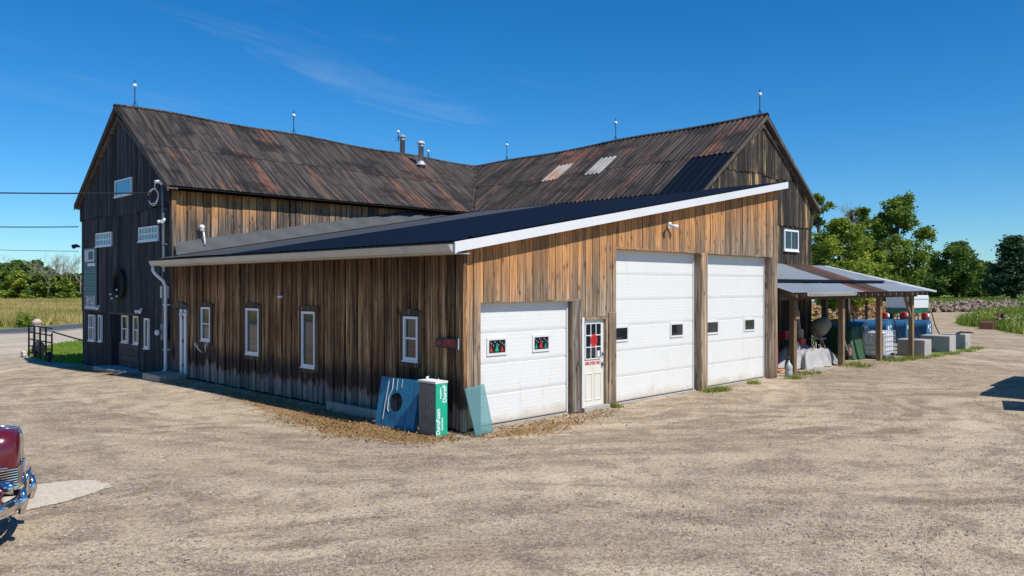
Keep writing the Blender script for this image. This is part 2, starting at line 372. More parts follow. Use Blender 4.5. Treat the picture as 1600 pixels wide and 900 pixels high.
W_south = wood('sun_bleached_barn_boards', (.07, .055, .045), (.21, .165, .13), (.34, .265, .20), g_south, .8, .95, stain=.85)
W_gableA = wood('charcoal_barn_boards', (.011, .012, .015), (.042, .045, .052), (.10, .104, .113), None, .85, .3)
def g_gb(t, c, x, y, z, u, r, s, g):
    f = t.rng(t.math('ADD', s, t.math('MULTIPLY', r, .25)), .62, .78, 0., .8)
    f = t.math('MULTIPLY', f, t.rng(t.noise(t.comb(x, y, t.math('MULTIPLY', z, .8)), 1, 2), .42, .6))
    return t.mix(f, c, (.42, .27, .115))
W_gableB = wood('grey_brown_barn_boards', (.016, .014, .013), (.055, .046, .039), (.105, .086, .07), g_gb, .8, .5)
W_wtrim = wood('brown_window_trim', (.04, .026, .018), (.13, .085, .055), (.20, .135, .09), None, .4, .3)
W_trim = wood('dark_weathered_trim', (.05, .042, .036), (.12, .10, .085), (.17, .14, .12), None, .4, .3)
W_post = wood('treated_post', (.16, .10, .055), (.30, .20, .11), (.38, .27, .16), None, .3, .6)
W_logpost = wood('grey_log_post', (.06, .05, .043), (.17, .14, .12), (.36, .31, .265), None, .2, .9)
W_pale = wood('pale_board', (.24, .20, .16), (.38, .33, .27), (.46, .41, .35), None, .4, .4)

def roof_mat(name, base, grey, rust, amt, axis):
    t = NT(name); p, x, y, z = t.pos(); r = t.rnd(); r1 = t.math('MULTIPLY', r, 61.)
    along, down = (x, y) if axis == 'x' else (y, x)
    # streaks run down the slope
    s = t.noise(t.comb(t.math('MULTIPLY', along, 9.), t.math('MULTIPLY', down, .55), r1), 1, 6, .68, .4)
    b = t.noise(t.comb(t.math('MULTIPLY', along, .75), t.math('MULTIPLY', down, .6), 2.), 1, 6, .7, .7)
    f = t.noise(p, 14, 5, .7)
    c = t.mix(t.rng(s, .36, .68), base, grey)
    rf = t.math('ADD', t.math('MULTIPLY', s, .62), t.math('ADD', t.math('MULTIPLY', b, .55), t.math('MULTIPLY', r, .13)))
    c = t.mix(t.rng(rf, amt, amt + .13, 0., .9), c, t.mix(f, tuple(v * .55 for v in rust), tuple(v * 1.35 for v in rust)))
    # black tar towards the top of each sheet row
    dn = t.rng(t.noise(t.comb(t.math('MULTIPLY', along, .5), t.math('MULTIPLY', down, 1.1), 9.), 1, 4, .6), .5, .66)
    c = t.mix(t.math('MULTIPLY', dn, .75), c, tuple(v * .5 for v in base))
    c = t.mix(t.math('MULTIPLY', t.rng(f, .58, .74), .4), c, (.2, .175, .15))
    hsv = t.n('ShaderNodeHueSaturation'); t.put(hsv.inputs['Color'], c); t.put(hsv.inputs['Value'], t.math('ADD', t.math('MULTIPLY', r, .4), .8))
    t.set(Base_Color=hsv.outputs[0], Roughness=.72, Metallic=.15, Specular_IOR_Level=.3); t.bump(f, .35, .01); return t.m
M_roofA = roof_mat('rusted_tin_roof', (.018, .016, .016), (.115, .095, .08), (.20, .078, .045), .682, 'x')
M_roofB = roof_mat('rusted_ribbed_roof', (.016, .015, .015), (.10, .078, .064), (.20, .072, .042), .69, 'y')
M_palesheet = roof_mat('pale_rusty_sheet', (.34, .33, .31), (.46, .45, .42), (.36, .15, .06), .62, 'y')
M_carrust = roof_mat('brown_rusted_sheet', (.055, .042, .036), (.11, .075, .06), (.17, .05, .035), .62, 'y')
M_cargalv = plain('weathered_galvanised_sheet', (.38, .42, .45), .42, .55, .14, 1.6, dirt=((.25, .26, .26), .5))
M_navy = plain('navy_steel_roofing', (.004, .008, .018), .6, .0, .2, 2.5, spec=.1)
M_greyroof = plain('grey_steel_roofing', (.055, .06, .067), .55, .15, .14, 1.5)

def leafmat(name, c1, c2, c3):
    t = NT(name); p, x, y, z = t.pos(); a = t.n('ShaderNodeAttribute', attribute_name='tone').outputs['Fac']
    c = t.mix(t.rng(a, 0., .6), c1, c2); c = t.mix(t.rng(a, .55, 1.), c, c3)
    t.set(Base_Color=c, Roughness=.6, Specular_IOR_Level=.25)
    tl = t.n('ShaderNodeBsdfTranslucent'); t.put(tl.inputs[0], c); m = t.n('ShaderNodeMixShader'); m.inputs[0].default_value = .4
    t.l(t.b.outputs[0], m.inputs[1]); t.l(tl.outputs[0], m.inputs[2]); t.l(m.outputs[0], t.out.inputs[0]); return t.m
L_light = leafmat('leaf_yellow_green', (.10, .16, .02), (.25, .34, .04), (.44, .48, .075))
L_mid = leafmat('leaf_mid_green', (.065, .12, .018), (.17, .25, .035), (.32, .39, .06))
L_dark = leafmat('leaf_dark_green', (.045, .095, .02), (.12, .20, .038), (.26, .34, .07))
L_pine = leafmat('needle_blue_green', (.025, .06, .03), (.055, .11, .05), (.12, .18, .075))
L_field = leafmat('tall_field_grass', (.26, .27, .06), (.50, .41, .14), (.70, .53, .24))
L_meadow = leafmat('meadow_grass', (.13, .19, .03), (.25, .32, .05), (.42, .43, .10))
L_lawn = leafmat('lawn_grass', (.17, .29, .035), (.26, .40, .055), (.40, .48, .09))
L_dryleaf = leafmat('dry_leaves', (.12, .07, .03), (.36, .225, .105), (.64, .46, .25))
L_flower = leafmat('meadow_flowers', (.55, .47, .03), (.6, .55, .05), (.75, .75, .68))
M_bark = plain('bark', (.07, .055, .043), .95, var=.35, scale=8, bump=.5)
M_deadwood = plain('dead_grey_wood', (.30, .27, .245), .95, var=.25, scale=5)
M_stone = plain('gravel_stones', (.42, .38, .335), .9, var=.5, scale=30)

# ------------------------------------------------------------------ ground
def poly_sdf(P, poly):
    P = np.asarray(P); inside = np.zeros(len(P), bool); dist = np.full(len(P), 1e9); n = len(poly)
    for i in range(n):
        a = np.array(poly[i]); b = np.array(poly[(i + 1) % n]); e = b - a
        t = np.clip(((P - a) @ e) / (e @ e), 0, 1); dist = np.minimum(dist, np.linalg.norm(P - (a + t[:, None] * e), axis=1))
        with np.errstate(divide='ignore', invalid='ignore'):
            c = ((a[1] > P[:, 1]) != (b[1] > P[:, 1])) & (P[:, 0] < (b[0] - a[0]) * (P[:, 1] - a[1]) / (b[1] - a[1]) + a[0])
        inside ^= c
    return np.where(inside, dist, -dist)
GRASS = [[(-.34, 28.5), (-.5, 26.1), (-.46, 24.5), (-.1, 22.6), (.5, 22), (8, 23), (20, 24), (20, 40), (6, 38), (3.25, 36), (1.15, 32.6), (.33, 31.2)],
         [(60.3, 8.3), (55, 6.4), (52.4, 4), (48, 1.9), (45, .2), (40, -6), (60, -60), (400, -60), (400, 46), (100, 46), (99, 12.5), (84.8, 12.6), (72, 10.2)],
         [(22, 4.5), (40, 8.5), (54, 13.5), (54, 46), (20, 46), (21.5, 20)],
         [(25, -.3), (26.3, -.6), (31.5, -.8), (34, -.5), (33, .6), (27, .8), (25, .4)]]
xs = np.concatenate([np.arange(-45, 40, .6), np.arange(40, 126, 1.5)]); ys = np.arange(-45, 58, .75)
gx, gy = np.meshgrid(xs, ys, indexing='ij'); P2 = np.stack([gx.ravel(), gy.ravel()], 1)
gz = np.array([zg(a, b) for a, b in P2]) + np.where((P2[:, 1] > -30) & (P2[:, 1] < 40), nrng.normal(0, .004, len(P2)), 0)
att = np.full(len(P2), 5.)
for g in GRASS: att = np.minimum(att, -poly_sdf(P2, g))
att = np.minimum(att, 53.6 - P2[:, 1])
LITTER = [[(-.1, -.9), (-1.4, -.35), (-2.1, 1.4), (-1.7, 4.5), (-1.0, 8), (-.9, 13), (0, 13), (0, 0), (4.6, 0), (4.2, -.5), (2.6, -1.0), (1, -1.25)],
          [(-.9, 14), (-1.2, 19), (-.8, 22.5), (0, 22), (0, 14)]]
la = np.full(len(P2), -9.)
for g in LITTER: la = np.maximum(la, poly_sdf(P2, g))
nx, ny = len(xs), len(ys)
ids = np.arange(nx * ny).reshape(nx, ny)
quads = np.stack([ids[:-1, :-1].ravel(), ids[1:, :-1].ravel(), ids[1:, 1:].ravel(), ids[:-1, 1:].ravel()], 1)
V = np.concatenate([np.column_stack([P2, gz])]); F = [tuple(int(i) for i in q) for q in quads]
# outer sheet to the horizon, joined to the near grid along its border
x0, x1, y0, y1 = xs[0], xs[-1], ys[0], ys[-1]; BIG = 4000
border = [int(i) for i in list(ids[:, 0]) + list(ids[-1, 1:]) + list(ids[-2::-1, -1]) + list(ids[0, -2:0:-1])]
vl = V.tolist(); nb0 = len(vl)
for i in border:
    vx, vy, vz = vl[i]; dx, dy = vx - 40, vy - 6; k = BIG / max(abs(dx), abs(dy)); vl.append([40 + dx * k, 6 + dy * k, -.15])
m_ = len(border)
for k in range(m_): F.append((border[k], nb0 + k, nb0 + (k + 1) % m_, border[(k + 1) % m_]))
me = mesh_from('ground', vl, F, M_ground, True)
if me.polygons[0].normal.z < 0: me.flip_normals()
ga = me.attributes.new('gravel', 'FLOAT', 'POINT'); ga.data.foreach_set('value', np.concatenate([att, np.full(m_, -5.)]))
gl = me.attributes.new('litter', 'FLOAT', 'POINT'); gl.data.foreach_set('value', np.concatenate([np.clip(la, -1, 1), np.full(m_, -1.)]))
ground = struct(link('ground', me))
# road: long strip along X beyond the barn, with edge line
def strip(name, ya, yb, dz, mat, parent=None, xa=-300, xb=900):
    mb = MB(); X = [xa, -100, -45] + [float(v) for v in np.arange(-44, 40, 2)] + [50, 80, 126, 300, xb]
    Y = np.linspace(ya, yb, 4)
    vs = [(a, b, (zg(a, b) if abs(a) < 127 else (-.25 if a < 0 else -.15)) + dz) for a in X for b in Y]
    n = len(Y); fs = [(i * n + j, (i + 1) * n + j, (i + 1) * n + j + 1, i * n + j + 1) for i in range(len(X) - 1) for j in range(n - 1)]
    mb.add(vs, fs); return mb.build(name, mat, parent)
road = struct(strip('road', 46.9, 53.6, .02, M_asphalt))
strip('edge_line', 47.1, 47.35, .026, M_linepaint, road)
strip('edge_line', 53.0, 53.15, .026, M_linepaint, road)
# pale patch of limestone fines at the vintage car
mb = MB(); pts = [(-8.2, -.2), (-7.4, -.05), (-6.75, .12), (-6.25, .35), (-6.05, .72), (-6.2, 1.12), (-6.5, 1.3), (-6.95, 1.32), (-7.3, 1.7), (-7.9, 2.1), (-8.6, 2.2), (-9, 1.2)]
def smooth_poly(p, it=2):
    for _ in range(it):
        q = []
        for i in range(len(p)):
            a, b = p[i], p[(i + 1) % len(p)]; q += [(a[0] * .75 + b[0] * .25, a[1] * .75 + b[1] * .25), (a[0] * .25 + b[0] * .75, a[1] * .25 + b[1] * .75)]
        p = q
    return p
pp = smooth_poly(pts, 3); n_ = len(pp); cx_, cy_ = -7.4, .85
def ringp(f, z): return [(cx_ + (a - cx_) * f, cy_ + (b - cy_) * f, z) for a, b in pp]
vs_ = ringp(1.10, .010) + ringp(.80, .014) + [(cx_, cy_, .016)]
fs_ = [(i, (i + 1) % n_, n_ + (i + 1) % n_, n_ + i) for i in range(n_)] + [(n_ + i, n_ + (i + 1) % n_, 2 * n_) for i in range(n_)]
def patchmat():
    t = NT('pale_fines_scatter'); p, x, y, z = t.pos(); a = t.n('ShaderNodeAttribute', attribute_name='cover').outputs['Fac']
    f = t.noise(p, 26, 6, .75); g = t.noise(p, 3.5, 5, .7)
    t.set(Base_Color=t.mix(t.rng(f, .3, .7), (.44, .375, .29), (.72, .64, .51)), Roughness=.95, Specular_IOR_Level=.1); t.bump(f, .7, .02)
    tr = t.n('ShaderNodeBsdfTransparent'); m = t.n('ShaderNodeMixShader'); t.put(m.inputs[0], t.rng(t.math('ADD', a, t.math('ADD', t.math('MULTIPLY', t.math('ADD', f, -.5), 1.1), t.math('MULTIPLY', t.math('ADD', g, -.5), .9))), .28, .46))
    t.l(tr.outputs[0], m.inputs[1]); t.l(t.b.outputs[0], m.inputs[2]); t.l(m.outputs[0], t.out.inputs[0]); return t.m
pm_ = mesh_from('pale_gravel_patch', vs_, fs_, patchmat()); ca_ = pm_.attributes.new('cover', 'FLOAT', 'POINT'); ca_.data.foreach_set('value', [0.] * n_ + [1.] * (n_ + 1))
if pm_.polygons[0].normal.z < 0: pm_.flip_normals()
struct(link('pale_gravel_patch', pm_))

# ------------------------------------------------------------------ building helpers
def boards(parent, axis, plane, u0, u1, zbot, ztop, mat, openings=(), pitch=.25, thick=.03, jit=.006, out=-1, name='board', pattern=None, gap=.013, zj=0.):
    """vertical boards on a wall. axis 'y': wall in plane y=plane, u along x. axis 'x': wall in plane x=plane, u along y. out: outward sign"""
    edges = [u0]; k = 0
    while edges[-1] < u1 - .03:
        w = pattern[k % len(pattern)] if pattern else pitch
        w *= rng.uniform(.86, 1.14); edges.append(min(u1, edges[-1] + w)); k += 1
    if edges[-1] - edges[-2] < .06 and len(edges) > 2: edges.pop(-2)
    for i in range(len(edges) - 1):
        cuts = {edges[i], edges[i + 1]}
        for (a, b, c, d) in openings:
            for e in (a, b):
                if edges[i] + .02 < e < edges[i + 1] - .02: cuts.add(e)
        cuts = sorted(cuts); narrow = pattern and pattern[i % len(pattern)] < .13
        for a, b in zip(cuts[:-1], cuts[1:]):
            m = (a + b) / 2; segs = [(zbot(m), None)]
            spans = []
            lo = zbot(m) + (rng.uniform(-zj, zj) if zj else 0); stops = sorted([(c, d) for (oa, ob, c, d) in openings if oa - .001 <= m <= ob + .001])
            cur = lo
            for c, d in stops:
                if c > cur + .02: spans.append((cur, c, False))
                cur = max(cur, d)
            spans.append((cur, None, True))
            pr = plane + out * ((.028 if narrow else 0) + rng.uniform(-jit, jit)); bk = pr - out * thick
            for lo_, hi_, top in spans:
                za, zb = (ztop(a), ztop(b)) if top else (hi_, hi_)
                if za - lo_ < .02 and zb - lo_ < .02: continue
                za, zb = max(za, lo_ + .005), max(zb, lo_ + .005)
                g = gap / 2; ua, ub = a + (g if a == edges[i] else 0), b - (g if b == edges[i + 1] else 0)
                lean = rng.uniform(-.004, .004)
                if axis == 'y':
                    vs = [(ua, pr, lo_), (ub, pr, lo_), (ub, bk, lo_), (ua, bk, lo_), (ua + lean, pr, za), (ub + lean, pr, zb), (ub + lean, bk, zb), (ua + lean, bk, za)]
                else:
                    vs = [(pr, ua, lo_), (pr, ub, lo_), (bk, ub, lo_), (bk, ua, lo_), (pr, ua + lean, za), (pr, ub + lean, zb), (bk, ub + lean, zb), (bk, ua + lean, za)]
                fs = [(3, 2, 1, 0), (4, 5, 6, 7), (0, 1, 5, 4), (1, 2, 6, 5), (2, 3, 7, 6), (3, 0, 4, 7)]
                mbx = MB().add(vs, fs); o = mbx.build(name, mat, parent)
def sheet(parent, a0, a1, low, high, prof, pitch, amp, mat, name='roof_sheet', per=6, label=None):
    """corrugated metal sheet. low(a), high(a): 3-D end points of the line down the slope at position a"""
    n = max(2, int(round((a1 - a0) / pitch * per))); vs = []; fs = []; lift = rng.uniform(0, .008)
    for i in range(n + 1):
        a = a0 + (a1 - a0) * i / n; ph = (a / pitch) % 1.
        h = amp * (.5 + .5 * math.cos(2 * math.pi * ph)) if prof == 'sine' else amp * max(0., 1 - abs(ph - .5) / .16)
        l, hgh = low(a), high(a)
        for k in range(3):
            t = k / 2; p = [l[j] * (1 - t) + hgh[j] * t for j in range(3)]; vs.append((p[0], p[1], p[2] + h + lift - (.008 if k == 1 else 0)))
    for i in range(n):
        for k in range(2): fs.append((i * 3 + k, (i + 1) * 3 + k, (i + 1) * 3 + k + 1, i * 3 + k + 1))
    o = MB().add(vs, fs).build(name, mat, parent)
    if label: o['label'] = label
    return o
def win_frame(parent, axis, plane, out, a, b, c, d, rail=True, fw=.05, name='window', mull=0, glass=None, depth=.06):
    """framed window in a wall; returns the window part with frame pieces and panes below it"""
    def bx(ua, ub, za, zb, p0, p1):
        q0, q1 = sorted((plane + out * p0, plane + out * p1))
        return MB().box(ua, ub, q0, q1, za, zb) if axis == 'y' else MB().box(q0, q1, ua, ub, za, zb)
    m = MB()
    for (ua, ub, za, zb) in ((a, a + fw, c, d), (b - fw, b, c, d), (a + fw, b - fw, c, c + fw * 1.15), (a + fw, b - fw, d - fw, d)):
        q = bx(ua, ub, za, zb, -.03, depth - .03); m.add(q.v, q.f)
    w = m.build(name, M_frame, parent)
    zs = [c + fw * 1.15] + ([(c + d) / 2] if rail else []) + [d - fw]
    us = [a + fw] + [a + (b - a) * (k + 1) / (mull + 1) for k in range(mull)] + [b - fw]
    for i in range(len(zs) - 1):
        for j in range(len(us) - 1):
            q = bx(us[j] + (.012 if j else 0), us[j + 1] - (.012 if j < len(us) - 2 else 0), zs[i] + (.018 if i else 0), zs[i + 1] - (.018 if i < len(zs) - 2 else 0), -.02, -.005); q.build('pane', glass or M_glass, w)
    if rail:
        bx(a + fw, b - fw, zs[1] - .018, zs[1] + .018, -.025, .012).build('sash_rail', M_frame, w)
    for j in range(1, len(us) - 1): bx(us[j] - .012, us[j] + .012, zs[0], zs[-1], -.022, .014).build('mullion', M_frame, w)
    sq = bx(a - .02, b + .02, c - .035, c - .002, -.03, .06); sq.build('sill', M_frame, w)
    return w

# ------------------------------------------------------------------ barn A (long dark barn, ridge along X) and barn B (wing, ridge along Y)
def zrA(x): return 9.12 - .30 * S(-1, 17, x) + .03 * math.sin(x * 1.1)
def zrB(y): return 9.04 - .22 * S(2, 18, y) + .03 * math.sin(y * .9)
EA, RA_, NA = 13.4, 17.9, 22.4          # eave, ridge, north eave (y) of barn A
EB, RB_, NB = 12.5, 16.9, 21.5          # eave, ridge, east eave (x) of barn B
ZE = 5.9
barnA = thing('barn', 'long dark weathered barn with rusted tin roof and wreath on its gable', 'barn', (0, 18, -.2))
# backing walls painted near black for the unlit interior behind the gaps ------------------------------------------------
def zA(y, x=0): return ZE + (zrA(x) - ZE) * (1 - abs(y - RA_) / 4.5)
wallG = MB().prism([(13.8, -.4), (16.4, -.4), (16.4, 1.8), (19.06, 1.8), (19.06, -.4), (22.1, -.4), (22.1, zA(22.1) - .08), (17.9, zA(17.9) - .1), (13.8, zA(13.8) - .08)], 'x', .05, .12).build('gable_wall', M_dark, barnA)
wallS = MB().box(.12, 13.2, 13.78, 13.86, -.4, 6.02).build('side_wall', M_dark, barnA)
MB().box(.12, 21.2, 22.0, 22.1, -.4, 6.02).build('rear_wall', W_gableA, barnA)
# gable boards in three tiers; upper tiers hang proud of the ones below
OPG = [(20.67, 21.32, .74, 1.72), (19.91, 20.25, .76, 1.73), (16.42, 19.04, -.5, 1.82), (15.42, 15.8, .75, 1.74)]
boards(wallG, 'x', .02, 13.72, 22.2, lambda u: -.02 - .19 * S(13, 22, u), lambda u: 1.86, W_gableA, OPG, .2, zj=.02)
OPM = [(18.85, 20.46, 4.26, 4.75), (14.62, 16.25, 4.28, 4.75)]
boards(wallG, 'x', -.01, 13.70, 22.22, lambda u: 1.84, lambda u: 5.33, W_gableA, OPM, .2, zj=.015)
boards(wallG, 'x', -.06, 13.66, 22.26, lambda u: 5.30 + .05 * math.sin(u), lambda u: max(5.31, zA(u, 0) - .05), W_gableA, [(16.76, 18.34, 5.93, 6.5)], .2, zj=.02)
# south wall: only the strip above the flashing shows, boards run down behind it
boards(wallS, 'y', 13.74, .05, 12.9, lambda u: 3.7 + .175 * u, lambda u: 6.0, W_south, (), .26, zj=.0, gap=.026, jit=.012)
MB().box(.0, .14, 13.64, 13.735, -.15, 5.95).build('corner_board', W_south, barnA)
# roof of barn A: sheets in two rows on the south slope, clipped at the valley
def vyA(x): return EA if x < EB else EA + (x - EB) * (RA_ - EA) / (RB_ - EB)
def ptA(x, y): return (x, y, ZE + (zrA(x) - ZE) * (y - EA) / 4.5)
roofA = MB().prism([(EA + .02, ZE - .05), (RA_, 8.72), (NA - .02, ZE - .05), (NA - .02, ZE - .13), (RA_, 8.62), (EA + .02, ZE - .13)], 'x', -.16, 12.9).build('roof', W_trim, barnA)
MID = 15.55
x = -.24; k = 0
while x < 16.6:
    w = rng.uniform(.78, .9); xb = min(x + w, 16.88)
    if x < 14.55:
        sheet(roofA, x, min(xb + .03, 16.9), lambda a: ptA(a, min(max(vyA(a), EA), MID)), lambda a: ptA(a, max(vyA(a), MID + .08)), 'sine', .105, .022, M_roofA)
    dx = rng.uniform(-.1, .1)
    def hi(a): p = ptA(a, RA_); return (p[0], p[1], p[2] + .012)
    def lo2(a): p = ptA(a, max(vyA(a), MID)); return (p[0], p[1], p[2] + .014)
    sheet(roofA, x, min(xb + .03, 16.9), lo2, hi, 'sine', .105, .022, M_roofA)
    x = xb
xn = -.24
while xn < 21:
    def loN(a): return (a, NA, ZE)
    def hiN(a): return (a, RA_, zrA(min(a, 17)) + .01)
    sheet(roofA, xn, xn + 2.0, loN, hiN, 'sine', .21, .02, M_roofA, per=4); xn += 2.0
m = MB()
for i in range(34):
    xa, xb = -.26 + i * .5, -.26 + (i + 1) * .5
    za, zb = zrA(xa) + .035, zrA(xb) + .035
    m.add([(xa, RA_ - .16, za - .085), (xb, RA_ - .16, zb - .085), (xb, RA_, zb), (xa, RA_, za), (xb, RA_ + .16, zb - .085), (xa, RA_ + .16, za - .085)], [(0, 1, 2, 3), (3, 2, 4, 5)])
m.build('ridge_cap', M_roofA, roofA)
# verge boards of gable A
for s in (-1, 1):
    ye = EA if s < 0 else NA
    MB().prism([(RA_, 9.09), (ye, ZE + .0), (ye, ZE - .16), (RA_, 8.93)], 'x', -.23, -.2).build('verge_board', W_trim, barnA)
    MB().prism([(RA_, 9.03), (ye, ZE - .06), (ye, ZE - .1), (RA_, 8.98)], 'x', -.2, .1).build('verge_soffit', W_trim, barnA)
MB().box(-.2, 12.6, EA + .02, EA + .05, ZE - .13, ZE - .03).build('eave_board', M_dark, barnA)  # near-black colour stands in for the shadow under the eave

barnB = thing('barn', 'grey brown barn wing with ribbed rusted roof and two pale roof sheets', 'barn', (17, 2.6, 0))
def zB(x): return ZE + (zrB(2.6) - ZE) * (1 - abs(x - RB_) / 4.4 if x < RB_ else 1 - (x - RB_) / 4.6)
wallB = MB().prism([(12.8, -.4), (21.2, -.4), (21.2, zB(21.2) - .08), (16.9, zB(16.9) - .1), (12.8, zB(12.8) - .08)], 'y', 2.68, 2.76).build('gable_wall', M_dark, barnB)
MB().box(21.1, 21.2, 2.76, 22, -.4, 5.98).build('side_wall', W_gableB, barnB)
OPB = [(18.72, 19.95, 4.16, 4.98)]
boards(wallB, 'y', 2.64, 12.8, 21.22, lambda u: -.1, lambda u: 5.14, W_gableB, OPB, .22, zj=.02)
boards(wallB, 'y', 2.60, 12.78, 21.26, lambda u: 5.12, lambda u: max(5.13, min(zB(u) - .04, 6.9)), W_gableB, (), .22, zj=.03)
boards(wallB, 'y', 2.57, 14.05, 19.6, lambda u: 6.86 + .04 * math.sin(2 * u), lambda u: max(6.87, zB(u) - .04), W_gableB, (), .22, zj=.03)
win_frame(barnB, 'y', 2.62, -1, 18.72, 19.95, 4.16, 4.98, rail=False, mull=1, fw=.07)
def vxB(y): return EB if y < EA else EB + (y - EA) * (RB_ - EB) / (RA_ - EA)
def ptB(x, y): return (x, y, ZE + (zrB(y) - ZE) * (x - EB) / 4.4)
roofB = MB().prism([(EB + .02, ZE - .05), (RB_, 8.7), (NB - .02, ZE - .05), (NB - .02, ZE - .13), (RB_, 8.6), (EB + .02, ZE - .13)], 'y', 2.5, 13.6).build('roof', W_trim, barnB)
MIB = 14.55; y = 2.38; k = 0
def in_pale(y0, y1): m = (y0 + y1) / 2; return 7.95 < m < 8.8 or 10.2 < m < 11.1
bands = [2.38, 3.25, 4.12]
while bands[-1] < 7.9: bands.append(bands[-1] + .78)
bands[-1] = 7.98; bands += [8.82, 9.55, 10.26, 11.12]
while bands[-1] < 17.0: bands.append(bands[-1] + .82)
bands[-1] = 17.7
for ya, yb in zip(bands[:-1], bands[1:]):
    new = yb < 4.2; pale = in_pale(ya, yb)
    if ya < 14.9:
        sheet(roofB, ya, yb + .03, lambda a: ptB(min(vxB(a), MIB), a), lambda a: ptB(max(vxB(a), MIB + .08), a), 'rib' if new else 'sine', (.21 if not new else .29), (.05 if not new else .03), M_navy if new else M_roofB, label='newer dark blue roof sheet' if new else None)
    def hi2(a): p = ptB(RB_, a); return (p[0], p[1], p[2] + .014)
    def lo2(a): p = ptB(max(vxB(a), MIB), a); return (p[0], p[1], p[2] + .016)
    if pale:
        def pm(a): p = ptB(15.42, a); return (p[0], p[1], p[2] + .015)
        def pm2(a): p = ptB(15.36, a); return (p[0], p[1], p[2] + .02)
        sheet(roofB, ya, yb + .03, pm2, hi2, 'sine', .21, .05, M_roofB)
        def pl(a): p = ptB(14.3, a); return (p[0], p[1], p[2] + .03)
        def pu(a): p = ptB(15.44, a); return (p[0], p[1], p[2] + .034)
        sheet(roofB, ya, yb + .03, pl, pu, 'sine', .21, .05, M_palesheet, label='pale rusty roof sheet')
    else: sheet(roofB, ya, yb + .03, lo2, hi2, 'sine', .21, .05, M_roofB)
for i in range(8):
    ya = 2.38 + i * 2
    sheet(roofB, ya, ya + 2, lambda a: (NB, a, ZE), lambda a: (RB_, a, zrB(a) + .01), 'sine', .21, .03, M_roofB, per=4)
m = MB()
for i in range(31):
    ya, yb = 2.36 + i * .5, 2.36 + (i + 1) * .5; za, zb = zrB(ya) + .05, zrB(yb) + .05
    m.add([(RB_ - .17, ya, za - .09), (RB_ - .17, yb, zb - .09), (RB_, yb, zb), (RB_, ya, za), (RB_ + .17, yb, zb - .09), (RB_ + .17, ya, za - .09)], [(0, 1, 2, 3), (3, 2, 4, 5)])
m.build('ridge_cap', M_roofB, roofB)
# valley flashing between the two roofs
m = MB(); v0 = Vector((EB, EA, ZE + .05)); v1 = Vector((RB_, RA_, 8.86)); m.add([v0 + Vector((-.10, .02, .03)), v1 + Vector((-.10, .02, .03)), v1 + Vector((0, 0, .012)), v0 + Vector((0, 0, .012)), v1 + Vector((.02, -.10, .03)), v0 + Vector((.02, -.10, .03))], [(0, 1, 2, 3), (3, 2, 4, 5)]); m.build('valley_flashing', M_roofA, roofB)
for s in (-1, 1):
    xe = EB if s < 0 else NB
    MB().prism([(RB_, 9.03), (xe, ZE + .0), (xe, ZE - .15), (RB_, 8.87)], 'y', 2.37, 2.40).build('verge_board', W_trim, barnB)
    MB().prism([(RB_, 8.98), (xe, ZE - .06), (xe, ZE - .1), (RB_, 8.93)], 'y', 2.40, 2.7).build('verge_soffit', W_trim, barnB)
# small lean-to behind the right corner of barn B
ln = thing('lean_to', 'small grey lean-to with sloping roof edge behind the barn corner', 'shed', (22.5, 6, 0))
MB().prism([(21.25, -.2), (25.2, -.2), (25.2, 2.6), (21.25, 5.2)], 'y', 6.0, 6.1).build('wall', M_paper, ln)
MB().prism([(21.25, 5.2), (25.4, 2.47), (25.4, 2.6), (21.25, 5.34)], 'y', 5.8, 14).build('roof', M_cargalv, ln)

# lightning rods, stove pipes
def rod(parent, x, y, z, h=.95):
    m = MB().tube([(x, y, z - .05), (x, y, z + h)], .016, 6)
    for a in range(3): m.tube([(x, y, z + .22), (x + .16 * math.cos(a * 2.1), y + .16 * math.sin(a * 2.1), z - .06)], .009, 5)
    r_ = m.build('lightning_rod', M_iron, parent); MB().ball((x, y, z + h * .8), .072, 12, 8).build('glass_ball', M_whiteprint, r_, True)
for xx in (.43, 6.67, 13.75): rod(barnA, xx, RA_, zrA(xx), .95 if xx < 13 else .4)
for yy in (15.79, 9.24, 2.67): rod(barnB, RB_, yy, zrB(yy))
def stove(x, y, z0, z1, r_, cap):
    p = MB().lathe([(r_, z0), (r_, z1 - .12), (r_ * 1.05, z1 - .12), (r_ * 1.05, z1)], (x, y, 0), 16).build('stove_pipe', M_galv, barnA, True)
    MB().lathe([(r_ * 1.5, z1 + .04), (r_ * 1.5, z1 + .1), (r_ * .4, z1 + .17)], (x, y, 0), 16).build('pipe_cap', cap, p)
    m = MB()
    for a in range(3): m.tube([(x + r_ * .9 * math.cos(a * 2.1), y + r_ * .9 * math.sin(a * 2.1), z1 - .05), (x + r_ * 1.2 * math.cos(a * 2.1), y + r_ * 1.2 * math.sin(a * 2.1), z1 + .06)], .012, 5)
    m.build('cap_bracket', M_galv, p)
    MB().lathe([(r_ * 2.1, z0 + .12), (r_ * 1.05, z0 + .3)], (x, y, 0), 16).build('roof_collar', M_galv, p)
stove(12.3, 18.0, 8.6, 9.62, .12, M_galv); rod(barnA, 12.25, 18.25, 9.55, .5)
stove(12.46, 16.84, 8.15, 9.2, .12, M_whitetrim)

# gable details -------------------------------------------------------------
win_frame(barnA, 'x', -.02, -1, 20.67, 21.32, .74, 1.72, rail=True, mull=2, fw=.04)
win_frame(barnA, 'x', -.02, -1, 19.91, 20.25, .76, 1.73, rail=False, fw=.045)
win_frame(barnA, 'x', -.02, -1, 15.42, 15.8, .75, 1.74, rail=False, fw=.06)
for (a, b, c, d) in OPM:
    w = win_frame(barnA, 'x', -.03, -1, a, b, c, d, rail=True, mull=5, fw=.045, glass=M_blockglass)
win_frame(barnA, 'x', -.08, -1, 16.76, 18.34, 5.93, 6.5, rail=False, fw=.04, glass=M_blueglass)
